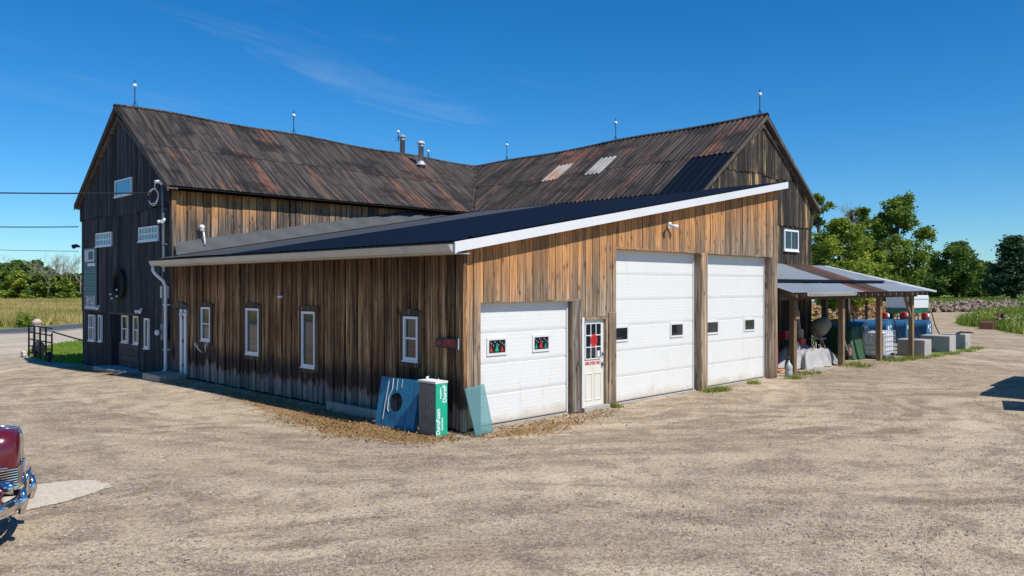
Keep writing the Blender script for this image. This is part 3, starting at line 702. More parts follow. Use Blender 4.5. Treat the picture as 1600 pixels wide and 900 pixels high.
# recessed entrance
ent = MB().box(.26, .3, 16.42, 19.04, -.3, 1.82).build('entrance_wall', W_gableA, barnA)
MB().box(.0, .26, 19.045, 19.07, -.3, 1.82).build('entrance_reveal', W_gableA, barnA)
MB().box(.0, .26, 16.39, 16.415, -.3, 1.82).build('entrance_reveal', W_gableA, barnA)
MB().box(-.03, .26, 16.42, 19.04, 1.8, 1.87).build('entrance_lintel', W_trim, barnA)
win_frame(barnA, 'x', .24, -1, 18.0, 18.62, .8, 1.76, rail=True, fw=.06); win_frame(barnA, 'x', .24, -1, 16.98, 17.5, .8, 1.76, rail=True, fw=.06)
for k in range(5): MB().box(.225 - rng.uniform(0, .006), .262, 16.45, 18.95, -.28 + k * .21, -.28 + k * .21 + .2).build('entrance_plank', W_trim, ent)
MB().box(-.55, .2, 16.3, 19.2, -.3, -.06).build('entrance_slab', M_concrete, barnA)
# wreath, sign, flood lights and boxes hang on the wall: things of their own
wr = thing('wreath', 'dark round christmas wreath with pale baubles on the barn gable', 'wreath', (-.1, 17.95, 2.3))
m = MB()
for k in range(420):
    q = rng.uniform(0, 2 * math.pi); rr = .45 + rng.gauss(0, .06); c0 = Vector((-.12 + rng.gauss(0, .05), 17.95 + rr * math.cos(q), 2.87 + rr * math.sin(q)))
    d = Vector((rng.gauss(0, .5) - .3, rng.gauss(0, 1), rng.gauss(0, 1))).normalized() * rng.uniform(.08, .17); s_ = d.cross(Vector((1, .3, .2))).normalized() * .012
    m.add([c0 - s_, c0 + s_, c0 + d], [(0, 1, 2)])
m.build('needles', L_pine, wr)
MB().tube([(-.1, 17.95 + .45 * math.cos(k * math.pi / 10), 2.87 + .45 * math.sin(k * math.pi / 10)) for k in range(21)], .07, 7).build('ring', M_black, wr)
for (dy, dz) in ((-.2, -.2), (.42, -.35), (.28, -.5), (-.18, -.42)): MB().ball((-.23, 17.95 + dy, 2.87 + dz), .04, 10, 6).build('bauble', M_foamtop, wr, True)
sg = thing('wall_sign', 'tall narrow teal and white shop sign at the barn gable edge', 'sign', (-.05, 21.05, 1.9))
MB().box(-.055, -.03, 20.36, 21.78, 1.9, 4.24).build('sign_panel', M_tealdark, sg)
MB().box(-.060, -.0565, 20.6, 21.7, 3.72, 4.18).build('logo_field', M_paper, sg)
MB().prism([(20.75, 3.8), (21.25, 3.8), (21.25, 4.1), (20.75, 4.1)], 'x', -.064, -.0612).build('logo_mark', M_tealdark, sg)
MB().box(-.064, -.0612, 20.5, 21.35, 3.55, 3.66).build('logo_bar', M_whiteprint, sg)
for k in range(5):
    zt = 3.42 - k * .215; MB().box(-.060, -.0565, 20.42, 21.72, zt - .13, zt).build('text_band', M_teal, sg)
    yy = 21.62
    while yy > 20.6:
        wdt = rng.uniform(.06, .11); MB().box(-.063, -.0612, yy - wdt, yy, zt - .1, zt - .035).build('lettering', M_tealdark, sg); yy -= wdt + .045
for k, s_ in enumerate(('284-0143', '297-4843')): text_mesh(s_, .27, MX(-.058, 21.05, 2.32 - k * .17), 'lettering', M_whiteprint, sg, .002, stretch=1.0)
MB().box(-.060, -.0565, 20.45, 21.68, 1.94, 2.05).build('text_band', M_paper, sg)
def twin_flood(x, y, z, label, ax='x'):
    t = thing('flood_light', label, 'flood light', (x, y, z), 'twin flood lights on the barn walls', local=True)
    MB().lathe([(.05, 0), (.05, .05), (.03, .06)], (0, 0, 0), 12).xf(Matrix.Rotation(R(-90), 4, 'Y') if ax == 'x' else Matrix.Rotation(R(90), 4, 'X')).build('base', M_frame, t)
    for s in (-1, 1):
        d = Vector((-.7, s * .8, -.35)) if ax == 'x' else Vector((s * .8, -.7, -.35)); d.normalize()
        Mx = Matrix.Translation(d * .07) @ d.to_track_quat('Z', 'Y').to_matrix().to_4x4()
        MB().lathe([(.02, 0), (.03, .06), (.055, .12), (.058, .17), (.05, .165)], (0, 0, 0), 14).xf(Mx).build('lamp_head', M_frame, t, True)
    return t
twin_flood(-.05, 20.05, 2.05, 'white twin flood light above the two left gable windows')
twin_flood(-.05, 15.95, 2.02, 'white twin flood light above the narrow gable window')
twin_flood(-.10, 13.92, 4.88, 'white twin flood light high on the barn corner by the mast')
twin_flood(6.87, -.04, 4.36, 'twin flood light on the golden front wall above the garage doors', 'y')
MB().box(-.04, -.015, 13.82, 14.46, 2.42, 2.8).build('blank_panel', M_paper, None); tag(bpy.data.objects['blank_panel'], 'pale blank square panel on the barn corner behind the downspout', 'panel')
mt = thing('electric_meter', 'grey electric meter box with round glass on the barn corner', 'meter', (-.05, 14.1, 1.1))
MB().cbox(-.16, -.02, 13.86, 14.16, 1.1, 1.62, .02).build('box', M_pipe, mt); MB().lathe([(.09, -.27), (.09, -.16), (.06, -.29)], (0, 14.2, 1.34), 16, 'x').build('dial', M_frame, mt, True)
# service mast and wires
ms = thing('service_mast', 'grey electric service mast with weatherhead at the barn corner', 'mast', (-.14, 13.9, 1.6))
MB().tube([(-.14, 13.95, 1.6), (-.14, 13.95, 3.4), (-.14, 13.97, 5.7), (-.14, 13.97, 5.98)], .04, 10).build('conduit', M_pipe, ms, True)
MB().tube([(-.14, 13.97, 5.98), (-.22, 14.02, 6.08), (-.34, 14.1, 6.06)], [.055, .06, .05], 10).build('weatherhead', M_frame, ms, True)
for zc in (2.4, 4.1, 5.2): MB().box(-.16, -.02, 13.89, 14.03, zc, zc + .03).build('strap', M_pipe, ms)
def loop(cy, cz, ry, rz, a0, a1, n=16): return [(-.22, cy + ry * math.cos(a0 + (a1 - a0) * k / n), cz + rz * math.sin(a0 + (a1 - a0) * k / n)) for k in range(n + 1)]
MB().tube(loop(14.55, 5.66, .42, .24, .3, 5.8), .016, 6).tube(loop(14.5, 5.62, .36, .26, .6, 6.0), .014, 6).tube([(-.34, 14.1, 6.06), (-.3, 14.2, 5.9), (-.22, 14.2, 5.75)], .012, 6).build('cable_loop', M_frame, ms, True)
def wire(a, b, sag, r_, label):
    pts = []
    for k in range(25):
        t = k / 24; p = Vector(a).lerp(Vector(b), t); p.z -= sag * 4 * t * (1 - t); pts.append(p)
    o = MB().tube(pts, r_, 5).build('overhead_wire', M_black); return tag(o, label, 'wire', 'overhead wires')
wire((-.25, 14.3, 5.74), (-19, 36, 7.6), .5, .022, 'topmost overhead wire running to the service mast')
wire((-.1, 22.3, 5.1), (-19, 41, 6.8), .5, .02, 'middle overhead wire ending at the far barn corner')
wire((-.1, 22.3, 4.15), (-25, 47, 6.2), .4, .010, 'lowest thin overhead wire left of the barn sign')
fl = MB().tube([(-.06, 22.25, 4.33), (-.14, 22.4, 4.37), (-.22, 22.52, 4.33)], [.03, .07, .09], 10).build('spot_light', M_black); tag(fl, 'small black spot light at the far barn corner above the sign', 'spot light')
# insulator with hanging white cable on the golden strip
ins = thing('cable_insulator', 'white insulator with hanging cable on the golden barn boards', 'insulator', (.9, 13.7, 4.2))
MB().lathe([(.05, 4.55), (.09, 4.58), (.06, 4.65), (.1, 4.69), (.05, 4.76)], (.95, 13.62, 0), 12).build('insulator_body', M_frame, ins, True)
MB().tube([(.98, 13.6, 4.6), (1.0, 13.56, 4.35), (1.0, 13.53, 4.1)], [.025, .03, .045], 8).build('hanging_cable', M_frame, ins, True)

# ------------------------------------------------------------------ garage extension
ext = thing('garage_extension', 'golden and brown board sided garage with navy shed roof and three white doors', 'garage', (6, 6, 0))
def zR(x): return 3.62 + .175 * (x + .5)             # top of the shed roof
G1 = (.43, 3.18, -.5, 2.48); MD = (3.49, 4.42, -.5, 2.11); D1 = (4.74, 8.43, -.5, 3.68); D2 = (8.77, 12.38, -.5, 3.68)
front = MB()
for (a, b, z0, z1) in ((.02, .43, -.3, 3.5), (3.18, 3.49, -.3, 3.9), (4.42, 4.74, -.3, 3.9), (8.43, 8.77, -.3, 4.6), (12.38, 12.84, -.3, 5.5)): front.box(a + .001, b - .001, .035, .12, z0, z1)
front.prism([(.43, 2.5), (3.18, 2.5), (3.18, zR(3.18) - .12), (.43, zR(.43) - .12)], 'y', .035, .12).prism([(3.49, 2.13), (4.42, 2.13), (4.42, zR(4.42) - .12), (3.49, zR(3.49) - .12)], 'y', .035, .12)
front.prism([(4.74, 3.7), (12.38, 3.7), (12.38, zR(12.38) - .12), (4.74, zR(4.74) - .12)], 'y', .035, .12)
wallF = front.build('front_wall', M_dark, ext)
boards(wallF, 'y', .0, .0, 12.86, lambda u: .06 - .05 * S(5, 12, u) * 0, lambda u: zR(u) - .07, W_front, [G1, MD, D1, D2], .25, zj=.01)
wallL = MB().box(.035, .12, .13, 13.6, -.3, 3.6).build('office_wall', M_dark, ext)
WN = [(1.36, 1.84, 1.28, 2.18), (5.25, 5.85, .86, 2.19), (7.99, 8.7, 1.0, 2.21), (10.87, 11.46, 1.22, 2.19)]
DR = (12.5, 13.42, -.5, 2.12)
boards(wallL, 'x', .0, .03, 13.62, lambda u: .05, lambda u: 3.58, W_left, WN + [DR], pattern=[.2, .065, .17, .24, .055, .19], gap=.018, zj=.02)
MB().box(-.045, -.012, -.035, .06, .03, 3.55).build('corner_board', W_left, ext)
MB().box(-.012, .05, -.036, -.012, .03, 3.55).build('corner_board', W_left, ext)
MB().box(12.84, 12.88, .02, 2.55, -.1, 5.6).build('rear_side_wall', W_front, ext)
MB().box(.06, .2, .2, 13.6, -.35, .04).build('footing', M_concrete, ext)
MB().box(.05, 12.86, .12, .36, -.35, .03).build('door_apron', M_concrete, ext)
# header boards, reveals
def reveal(a, b, zt, d, mat=W_front):
    MB().box(b - .001, b + .02, -.004, d, .0, zt).build('reveal_board', mat, wallF)
    MB().box(a - .02, a + .001, -.004, d, .0, zt).build('reveal_board', mat, wallF)
    MB().box(a, b, .002, d, zt - .012, zt + .03).build('header_board', mat, wallF)
reveal(G1[0], G1[1], G1[3], .2); reveal(D1[0], D1[1], D1[3], .26); reveal(D2[0], D2[1], D2[3], .26); reveal(MD[0], MD[1], MD[3], .1)
# posts beside the doors
MB().cbox(3.2, 3.47, -.02, .06, .0, 2.52, .04).build('post', W_logpost, ext, label='knotty grey post by the small door')
for a, b in ((4.44, 4.73), (8.45, 8.76), (12.4, 12.66)): MB().cbox(a, b, -.03, .06, .0, 3.68 if a > 5 else 2.2, .012).build('post', W_front, ext)
# overhead doors
def overhead(a, b, zt, y, nsec, wsec, wins, wz, label, stick=None):
    door = MB().box(a + .005, b - .005, y + .045, y + .06, .02, zt - .01).build('garage_door', M_white, ext, label=label)
    hgt = (zt - .02) / nsec
    for i in range(nsec):
        z0 = .02 + i * hgt; z1 = z0 + hgt - .006; m = MB(); nr = 8
        # ribbed steel section: shallow pressed grooves
        vs = []; zs = []
        for k in range(nr):
            q = z0 + (z1 - z0) * k / nr; zs += [(q, .0), (q + (z1 - z0) / nr * .86, .0), (q + (z1 - z0) / nr * .93, .003)]
        zs.append((z1, .0)); prof = [(z0, .012)] + [(zq, dq) for zq, dq in zs[1:-1]] + [(z1, .012)]
        for zq, dq in prof: vs += [(a + .01, y + dq, zq), (b - .01, y + dq, zq)]
        m.add(vs, [(2 * k, 2 * k + 1, 2 * k + 3, 2 * k + 2) for k in range(len(prof) - 1)])
        m.box(a + .01, b - .01, y + .013, y + .044, z0, z1); m.build('door_section', M_white, door)
    for j, (wa, wb) in enumerate(wins):
        za, zb = wz; fr = MB()
        for (p, q, r_, s_) in ((wa - .05, wb + .05, za - .05, za), (wa - .05, wb + .05, zb, zb + .05), (wa - .05, wa, za, zb), (wb, wb + .05, za, zb)): fr.box(p, q, y - .022, y + .01, r_, s_)
        fr.build('window_frame', M_whitetrim, door); MB().box(wa, wb, y - .008, y + .004, za, zb).build('window_pane', M_glass, door)
        if stick: stick(door, wa, wb, za, zb, y - .010, j)
    MB().box(a + .001, a + .05, y - .03, y + .0, .02, zt - .02).build('door_stop', M_whitetrim, door); MB().box(b - .05, b - .001, y - .03, y + .0, .02, zt - .02).build('door_stop', M_whitetrim, door)
    MB().box(a, b, y - .012, y + .03, .005, .05).build('bottom_seal', M_black, door)
    return door
def fir(cx, z0, h, w, y, mat, parent):
    m = MB(); n = 4
    for k in range(n):
        zb = z0 + h * (.10 + .72 * k / n); wd = w * (1 - k / (n + .6)) / 2; zt = zb + h * .34
        m.prism([(cx - wd, zb), (cx - wd * .3, zb + h * .035), (cx + wd, zb - h * .01), (cx + wd * .12, zt), (cx - wd * .08, zt)], 'y', y - .0016 - .0004 * k, y)
    m.box(cx - w * .05, cx + w * .05, y - .0016, y, z0, z0 + h * .1)
    m.build('tree_sticker', mat, parent)
def stickers(door, a, b, za, zb, y, j):
    w = b - a; h = zb - za; seq = (M_redplastic, M_greentree, M_redplastic) if j == 0 else (M_greentree, M_redplastic, M_greentree)
    for k, q in enumerate((.16, .5, .82)): fir(a + w * q, za + .01, h * (.52 if k != 1 else .74), w * (.2 if k != 1 else .28), y, seq[k], door)
    m = MB()
    for k in range(9):
        cx, cz = a + w * (.07 + .108 * k), zb - h * (.14 + .13 * (k % 3)); m.add([(cx - .011, y - .001, cz), (cx, y - .001, cz - .011), (cx + .011, y - .001, cz), (cx, y - .001, cz + .011)], [(0, 1, 2, 3)])
    m.build('snowflake_sticker', M_whiteprint, door)
overhead(G1[0], G1[1], 2.48, .15, 4, 0, [(.78, 1.24), (2.10, 2.54)], (1.46, 1.72), 'small white garage door with festive tree stickers in its windows', stickers)
overhead(D1[0], D1[1], 3.68, .21, 6, 0, [(4.93, 5.45), (7.35, 7.87)], (1.52, 1.80), 'tall white garage door beside the entry door')
overhead(D2[0], D2[1], 3.68, .21, 6, 0, [(9.1, 9.66), (11.2, 11.75)], (1.52, 1.80), 'tall white garage door at the carport end')
# entry door
md = MB().box(3.585, 4.345, .055, .095, .1, 2.04).build('entry_door', M_creamdoor, ext, label='cream entry door with nine panes and red lettering')
for (a, b, c, d) in ((3.50, 3.58, .04, 2.1), (4.35, 4.42, .04, 2.1), (3.58, 4.35, 2.045, 2.1)): MB().box(a, b, -.01, .1, c, d).build('door_frame', M_whitetrim if a < 3.6 and b < 3.6 else W_front, md)
MB().box(3.5, 4.42, -.08, .1, .0, .095).build('threshold', M_concrete, md)
for i in range(3):
    for j in range(3):
        xa = 3.68 + i * .185; zc = 1.17 + j * .265; MB().box(xa, xa + .165, .04, .0545, zc, zc + .245).build('pane', M_glass, md)
m = MB()
for i in range(4): xx = 3.66 + i * .185; m.box(xx, xx + .02, .028, .054, 1.15, 1.965)
for j in range(4): zc = 1.15 + j * .265; m.box(3.66, 4.235, .03, .0535, zc, zc + .02)
m.build('glazing_bars', M_frame, md)
for xa in (3.68, 4.0):
    m = MB()
    for (a, b, c, d) in ((xa, xa + .025, .22, .84), (xa + .225, xa + .25, .22, .84), (xa + .025, xa + .225, .22, .245), (xa + .025, xa + .225, .815, .84)): m.box(a, b, .044, .056, c, d)
    m.build('panel_moulding', M_creamdoor, md)
oc = [(3.957 + .125 * math.cos(R(22.5 + 45 * k)), 1.575 + .15 * math.sin(R(22.5 + 45 * k))) for k in range(8)]
MB().prism(oc, 'y', .0215, .026).build('red_notice', M_red, md)
m = MB()
for k, (w_, zc) in enumerate(((.07, 1.64), (.09, 1.59), (.08, 1.54), (.04, 1.49))): m.box(3.957 - w_, 3.957 + w_, .019, .0213, zc - .014, zc + .014)
m.build('notice_print', plain('dark_red_print', (.30, .01, .012), .5), md)
MB().box(4.10, 4.18, .036, .0395, 1.19, 1.33).build('small_sticker', M_whiteprint, md)
text_mesh('EMPLOYEES ONLY', .098, MY(3.957, .052, 1.055), 'lettering', M_red, md, .002, stretch=.70, bold=.0022)
for zc, r_ in ((1.25, .035), (1.02, .04)): MB().lathe([(r_ * 1.1, .055), (r_, .035), (r_ * .7, -.0), (r_ * .3, -.015)], (4.29, 0, zc), 14, 'y').build('door_knob', M_pipe, md, True)
# office windows
for n_, (a, b, c, d) in enumerate(WN):
    w = win_frame(ext, 'x', -.005, -1, a, b, c, d, rail=n_ in (0, 3), fw=.055, depth=.07)
    tr = .13 if n_ else .11
    MB().box(-.035, -.002, a - tr, a - .004, c - .1, d + .02).build('side_trim', W_wtrim, w); MB().box(-.035, -.002, b + .004, b + tr, c - .1, d + .02).build('side_trim', W_wtrim, w)
    e = .16; hd = [(a - e, d + .024), (b + e, d + .024), (b + e * .9, d + .08), ((a + b) / 2 + .12, d + .15), ((a + b) / 2 - .12, d + .15), (a - e * .9, d + .08)]
    if n_ in (1,): hd = [(a - e, d + .024), (b + e, d + .024), (b + e, d + .11), ((a + b) / 2, d + .15), (a - e, d + .11)]
    MB().prism(hd, 'x', -.045, -.002).build('header_trim', W_wtrim, w); MB().box(-.055, -.002, a - .06, b + .06, c - .13, c - .04).build('apron_trim', W_wtrim, w)
# office door
od = MB().box(.0, .04, 12.98, 13.4, .06, 2.08).build('office_door', plain('brown_door', (.06, .035, .028), .6, var=.2), ext, label='narrow brown office door with white frame')
for (a, b) in ((12.80, 12.96), (12.52, 12.66)): MB().box(-.04, .03, a, b, .05, 2.1).build('door_frame', M_frame, od)
MB().box(-.01, .03, 12.66, 12.80, .05, 2.1).build('jamb', M_pipe, od)
for zc in (.35, 1.08, 1.8): MB().box(-.05, -.012, 12.7, 12.76, zc, zc + .1).build('hinge', M_black, od)
MB().prism([(12.4, 2.12), (13.55, 2.12), (13.5, 2.24), (13.1, 2.3), (12.8, 2.3), (12.45, 2.24)], 'x', -.07, -.002).build('header_trim', W_trim, od)
st = MB().cbox(-.85, -.05, 12.45, 13.75, -.1, .16, .015).build('door_step', W_pale); tag(st, 'grey wooden step block below the office door', 'step')
twin_flood(-.05, 12.38, 2.02, 'white twin flood light beside the brown office door')
# antlers under the last window
an = thing('antlers', 'pale pair of antlers fixed below the office window nearest the door', 'antlers', (-.05, 11.3, .95))
for s, y0 in ((1, 11.45), (-1, 11.12)):
    MB().tube([(-.03, y0, .88), (-.1, y0 + s * .08, .98), (-.14, y0 + s * .22, 1.1), (-.1, y0 + s * .28, 1.2)], [.022, .02, .016, .006], 7).build('beam', M_foamtop, an, True)
    for t_ in (.08, .2): MB().tube([(-.1, y0 + s * t_, .98 + t_ * .5), (-.16, y0 + s * t_ - .03, 1.16)], [.015, .004], 6).build('tine', M_foamtop, an, True)
MB().box(-.06, -.03, 11.2, 11.4, .84, .92).build('mount', W_trim, an)
fx = MB().cbox(-.09, -.02, 6.75, 6.95, 2.5, 2.56, .02).build('wall_bracket', M_frame); tag(fx, 'small white bracket high on the brown office wall', 'bracket')
# OFFICE sign
os_ = thing('office_sign', 'small black sign with red arrow and OFFICE lettering by the corner', 'sign', (-.04, .4, 1.55))
MB().box(-.066, -.036, .10, .74, 1.60, 1.79).build('sign_board', M_blackprint, os_)
MB().box(-.068, -.034, .085, .10, 1.59, 1.80).build('sign_edge', M_frame, os_)
text_mesh('OFFICE', .155, MX(-.067, .355, 1.693), 'lettering', M_red, os_, .002, stretch=.72, bold=.003)
MB().prism([(.72, 1.695), (.655, 1.75), (.655, 1.71), (.60, 1.71), (.60, 1.68), (.655, 1.68), (.655, 1.64)], 'x', -.0695, -.0665).build('arrow', M_red, os_)
# shed roof sheets (run along X up the slope), white rake, gutter, downspout
deck = MB().prism([(-.3, zR(-.3) - .15), (12.98, zR(12.98) - .15), (12.98, zR(12.98) - .03), (-.3, zR(-.3) - .03)], 'y', -.16, 13.5).build('roof', W_pale, ext)
ya = -.21
def sx(a, xx, dz=0.): return (xx, a, zR(xx) + dz)
while ya < 8.8:
    yb = min(ya + .92, 8.95); sheet(deck, ya, yb + .02, lambda a: sx(a, -.44), lambda a: sx(a, 12.5 if a > 2.4 else 13.05), 'rib', .23, .02, M_navy); ya = yb
while ya < 13.2:
    yb = min(ya + .92, 13.75); sheet(deck, ya, yb + .02, lambda a: sx(a, -.43, .012), lambda a: sx(a, 12.5, .012), 'rib', .23, .018, M_greyroof, label='grey roof sheet'); ya = yb
sheet(deck, 13.77, 14.05, lambda a: sx(a, -.44), lambda a: sx(a, -.02), 'rib', .23, .02, M_navy)
# white rake fascia at the front
rk = MB().prism([(-.44, zR(-.44) - .21), (13.06, zR(13.06) - .20), (13.06, zR(13.06) - .005), (-.44, zR(-.44) - .015)], 'y', -.245, -.21).build('rake_fascia', M_whitetrim, ext)
MB().prism([(-.44, zR(-.44) - .24), (-.38, zR(-.38) - .21), (-.38, zR(-.38) - .03), (-.44, zR(-.44) - .03)], 'y', -.253, -.247).build('fascia_return', M_whitetrim, rk)
MB().prism([(-.38, zR(-.38) - .20), (13.0, zR(13.0) - .19), (13.0, zR(13.0) - .155), (-.38, zR(-.38) - .165)], 'y', -.205, -.02).build('rake_soffit', W_pale, rk)
MB().box(-.38, -.03, -.2, 13.6, 3.40, 3.425).build('eave_soffit', M_gutter, ext)
MB().prism([(.0, zR(0) + .012), (13.0, zR(13.0) + .012), (13.0, zR(13.0) + .03), (0, zR(0) + .035)], 'y', -.25, -.1).build('rake_flashing', M_navy, rk)
gp = [(-.41, 3.42), (-.48, 3.43), (-.525, 3.49), (-.54, 3.56), (-.55, 3.575), (-.535, 3.575), (-.515, 3.50), (-.47, 3.445), (-.41, 3.44)]
gt = MB().prism(gp, 'y', -.18, 14.05).prism([(-.41, 3.42), (-.38, 3.42), (-.38, 3.585), (-.41, 3.585)], 'y', -.18, 14.05).build('gutter', M_gutter, ext)
MB().prism([(-.41, 3.43), (-.48, 3.44), (-.52, 3.5), (-.53, 3.57), (-.41, 3.57)], 'y', -.19, -.183).build('gutter_end', M_gutter, gt); MB().prism([(-.41, 3.43), (-.48, 3.44), (-.52, 3.5), (-.53, 3.57), (-.41, 3.57)], 'y', 14.053, 14.06).build('gutter_end', M_gutter, gt)
MB().tube([(-.47, 13.9, 3.43), (-.47, 13.9, 3.28), (-.42, 13.86, 3.18), (-.22, 13.72, 2.95), (-.17, 13.70, 2.8), (-.17, 13.70, .22), (-.24, 13.8, .06), (-.55, 14.1, -.03)], .05, 10).build('downspout', M_frame, ext, True)
for zc in (.8, 2.2): MB().box(-.23, -.05, 13.64, 13.76, zc, zc + .04).build('downspout_strap', M_frame, ext)
# dented flashing between the shed roof and the barn wall
m = MB(); n = 44; rows = 4; vs = []
for i in range(n + 1):
    xx = .06 + 11.6 * i / n
    for k in range(rows + 1):
        t = k / rows; d = .035 * math.sin(i * 1.7 + k) * math.sin(math.pi * t) + rng.uniform(-.008, .008) * math.sin(math.pi * t)
        top = min(zR(xx) + .44, 5.78)
        vs.append((xx, 13.42 + .29 * t - d, (zR(xx) + .045) * (1 - t) + top * t + d))
m.add(vs, [(i * (rows + 1) + k, (i + 1) * (rows + 1) + k, (i + 1) * (rows + 1) + k + 1, i * (rows + 1) + k + 1) for i in range(n) for k in range(rows)]); m.build('wall_flashing', M_flash, ext, True)
MB().add([(.06, 13.42, zR(.06) + .03), (.06, 13.74, zR(.06) + .02), (.06, 13.71, zR(.06) + .44)], [(0, 1, 2)]).build('flashing_end', M_flash, ext)

# ------------------------------------------------------------------ things leaning at the corner
bb = thing('blue_board', 'blue painted plank panel with round hole leaning on the office wall', 'panel', (-.5, 1.4, 0))
# local frame: u along the wall (towards the camera corner), v up the board
O = Vector((-.65, 1.95, .0)); U = Vector((.10, -1.1, 0)).normalized(); TOP = Vector((-.47, 1.96, .95)); Vv = (TOP - O).normalized(); Nn = U.cross(Vv).normalized()
if Nn.x > 0: Nn = -Nn
Wd, Hh = 1.13, .98; hc = (.52, .50); hr = .19
M_bluep = plain('blue_paint', (.022, .20, .34), .5, var=.5, scale=5, dirt=((.015, .04, .07), .7))
def P3(u, v, d): return O + U * u + Vv * v + Nn * d
nb_ = 8
for k in range(nb_):
    a, b = Wd * k / nb_ + .004, Wd * (k + 1) / nb_ - .004; tk = .02 + rng.uniform(0, .004); polys = []
    if b < hc[0] - hr or a > hc[0] + hr: polys.append([(a, 0), (b, 0), (b, Hh), (a, Hh)])
    else:
        us = [a + (b - a) * i / 6 for i in range(7)]
        def dz(u): q = hr * hr - (u - hc[0]) ** 2; return math.sqrt(q) if q > 0 else 0
        polys.append([(a, 0), (b, 0)] + [(u, hc[1] - dz(u)) for u in reversed(us)]); polys.append([(u, hc[1] + dz(u)) for u in us] + [(b, Hh), (a, Hh)])
    for pl in polys:
        m = MB(); n = len(pl); m.add([P3(u, v, tk) for u, v in pl] + [P3(u, v, 0) for u, v in pl], [tuple(range(n)), tuple(range(2 * n - 1, n - 1, -1))] + [(i, i + n, (i + 1) % n + n, (i + 1) % n) for i in range(n)])
        m.build('plank', M_bluep, bb)
m = MB()
for (a, b, c, d) in ((0, Wd, -.0, .06), (0, Wd, Hh - .06, Hh), (0, .06, .06, Hh - .06), (Wd - .06, Wd, .06, Hh - .06)):
    vs = [P3(a, c, -.08), P3(b, c, -.08), P3(b, d, -.08), P3(a, d, -.08), P3(a, c, -.002), P3(b, c, -.002), P3(b, d, -.002), P3(a, d, -.002)]
    m.add(vs, [(3, 2, 1, 0), (4, 5, 6, 7), (0, 1, 5, 4), (1, 2, 6, 5), (2, 3, 7, 6), (3, 0, 4, 7)])
m.build('back_frame', M_bluep, bb)
MB().tube([P3(.22, .14, .03), P3(.235, .45, .035), P3(.255, .96, .03)], .006, 5).tube([P3(.37, .96, .03), P3(.38, .75, .03), P3(.31, .58, .035), P3(.32, .36, .03), P3(.36, .30, .03)], .008, 5).tube([P3(.50, .96, .028), P3(.51, .74, .03)], .005, 5).tube([P3(.64, .96, .028), P3(.64, .8, .03)], .004, 5).build('paint_drips', M_foamtop, bb)
fb = thing('foam_bundle', 'green and white wrapped bundle of foam insulation standing at the corner', 'insulation', (-.4, .35, 0))
MB().box(-.60, -.345, .115, .60, .01, .97).build('foam_sheets', M_foam, fb)
for k in range(5): MB().box(-.612, -.601, .13 + k * .095, .13 + k * .095 + .088, .02, .965 - rng.uniform(0, .03)).build('foam_edge', M_foam, fb)
MB().box(-.615, -.335, .095, .113, .0, .98).build('green_wrap', M_green_print, fb)
MB().box(-.63, -.325, .09, .62, .982, 1.02).build('top_cap', M_foamtop, fb)
MB().add([(-.5, .5, 1.02), (-.42, .55, 1.02), (-.44, .5, 1.09), (-.49, .54, 1.07), (-.40, .3, 1.02), (-.35, .32, 1.02), (-.37, .3, 1.06)], [(0, 1, 2), (0, 2, 3), (4, 5, 6)]).build('torn_wrap', M_foamtop, fb)
def MV(x, y, z): return Matrix.Translation((x, y, z)) @ Matrix.Rotation(R(90), 4, 'X') @ Matrix.Rotation(R(90), 4, 'Z')
text_mesh('DuroFoam', .125, MV(-.555, .094, .27), 'lettering', M_whiteprint, fb, .001, stretch=.88, bold=.004)
text_mesh('insulation', .062, MV(-.465, .094, .22), 'lettering', M_whiteprint, fb, .001, bold=.002)
text_mesh('DuroF', .125, MV(-.40, .094, .78), 'lettering', M_whiteprint, fb, .001, stretch=1.0, bold=.004)
text_mesh('insulation', .055, MV(-.50, .094, .80), 'lettering', M_whiteprint, fb, .001, bold=.002)
m = MB(); gv = [(-.12, -.46), (.49, -.30), (.46, -.06), (-.05, -.07)]; gz_ = [0.01, 0.01, .90, .86]; nrm = Vector((.15, -.93, .3)).normalized() * .008
vs = [Vector((p[0], p[1], q)) for p, q in zip(gv, gz_)]; m.add([v - nrm for v in vs] + [v + nrm for v in vs], [(3, 2, 1, 0), (4, 5, 6, 7), (0, 1, 5, 4), (1, 2, 6, 5), (2, 3, 7, 6), (3, 0, 4, 7)])
tag(m.build('glass_sheet', M_sheetglass), 'pale teal glass sheet leaning on the corner by the small garage door', 'glass')
pk = MB().box(-.32, -.25, 2.2, 4.3, .0, .2).build('timber_plank', W_pale); tag(pk, 'grey timber plank lying on edge along the office wall', 'plank')

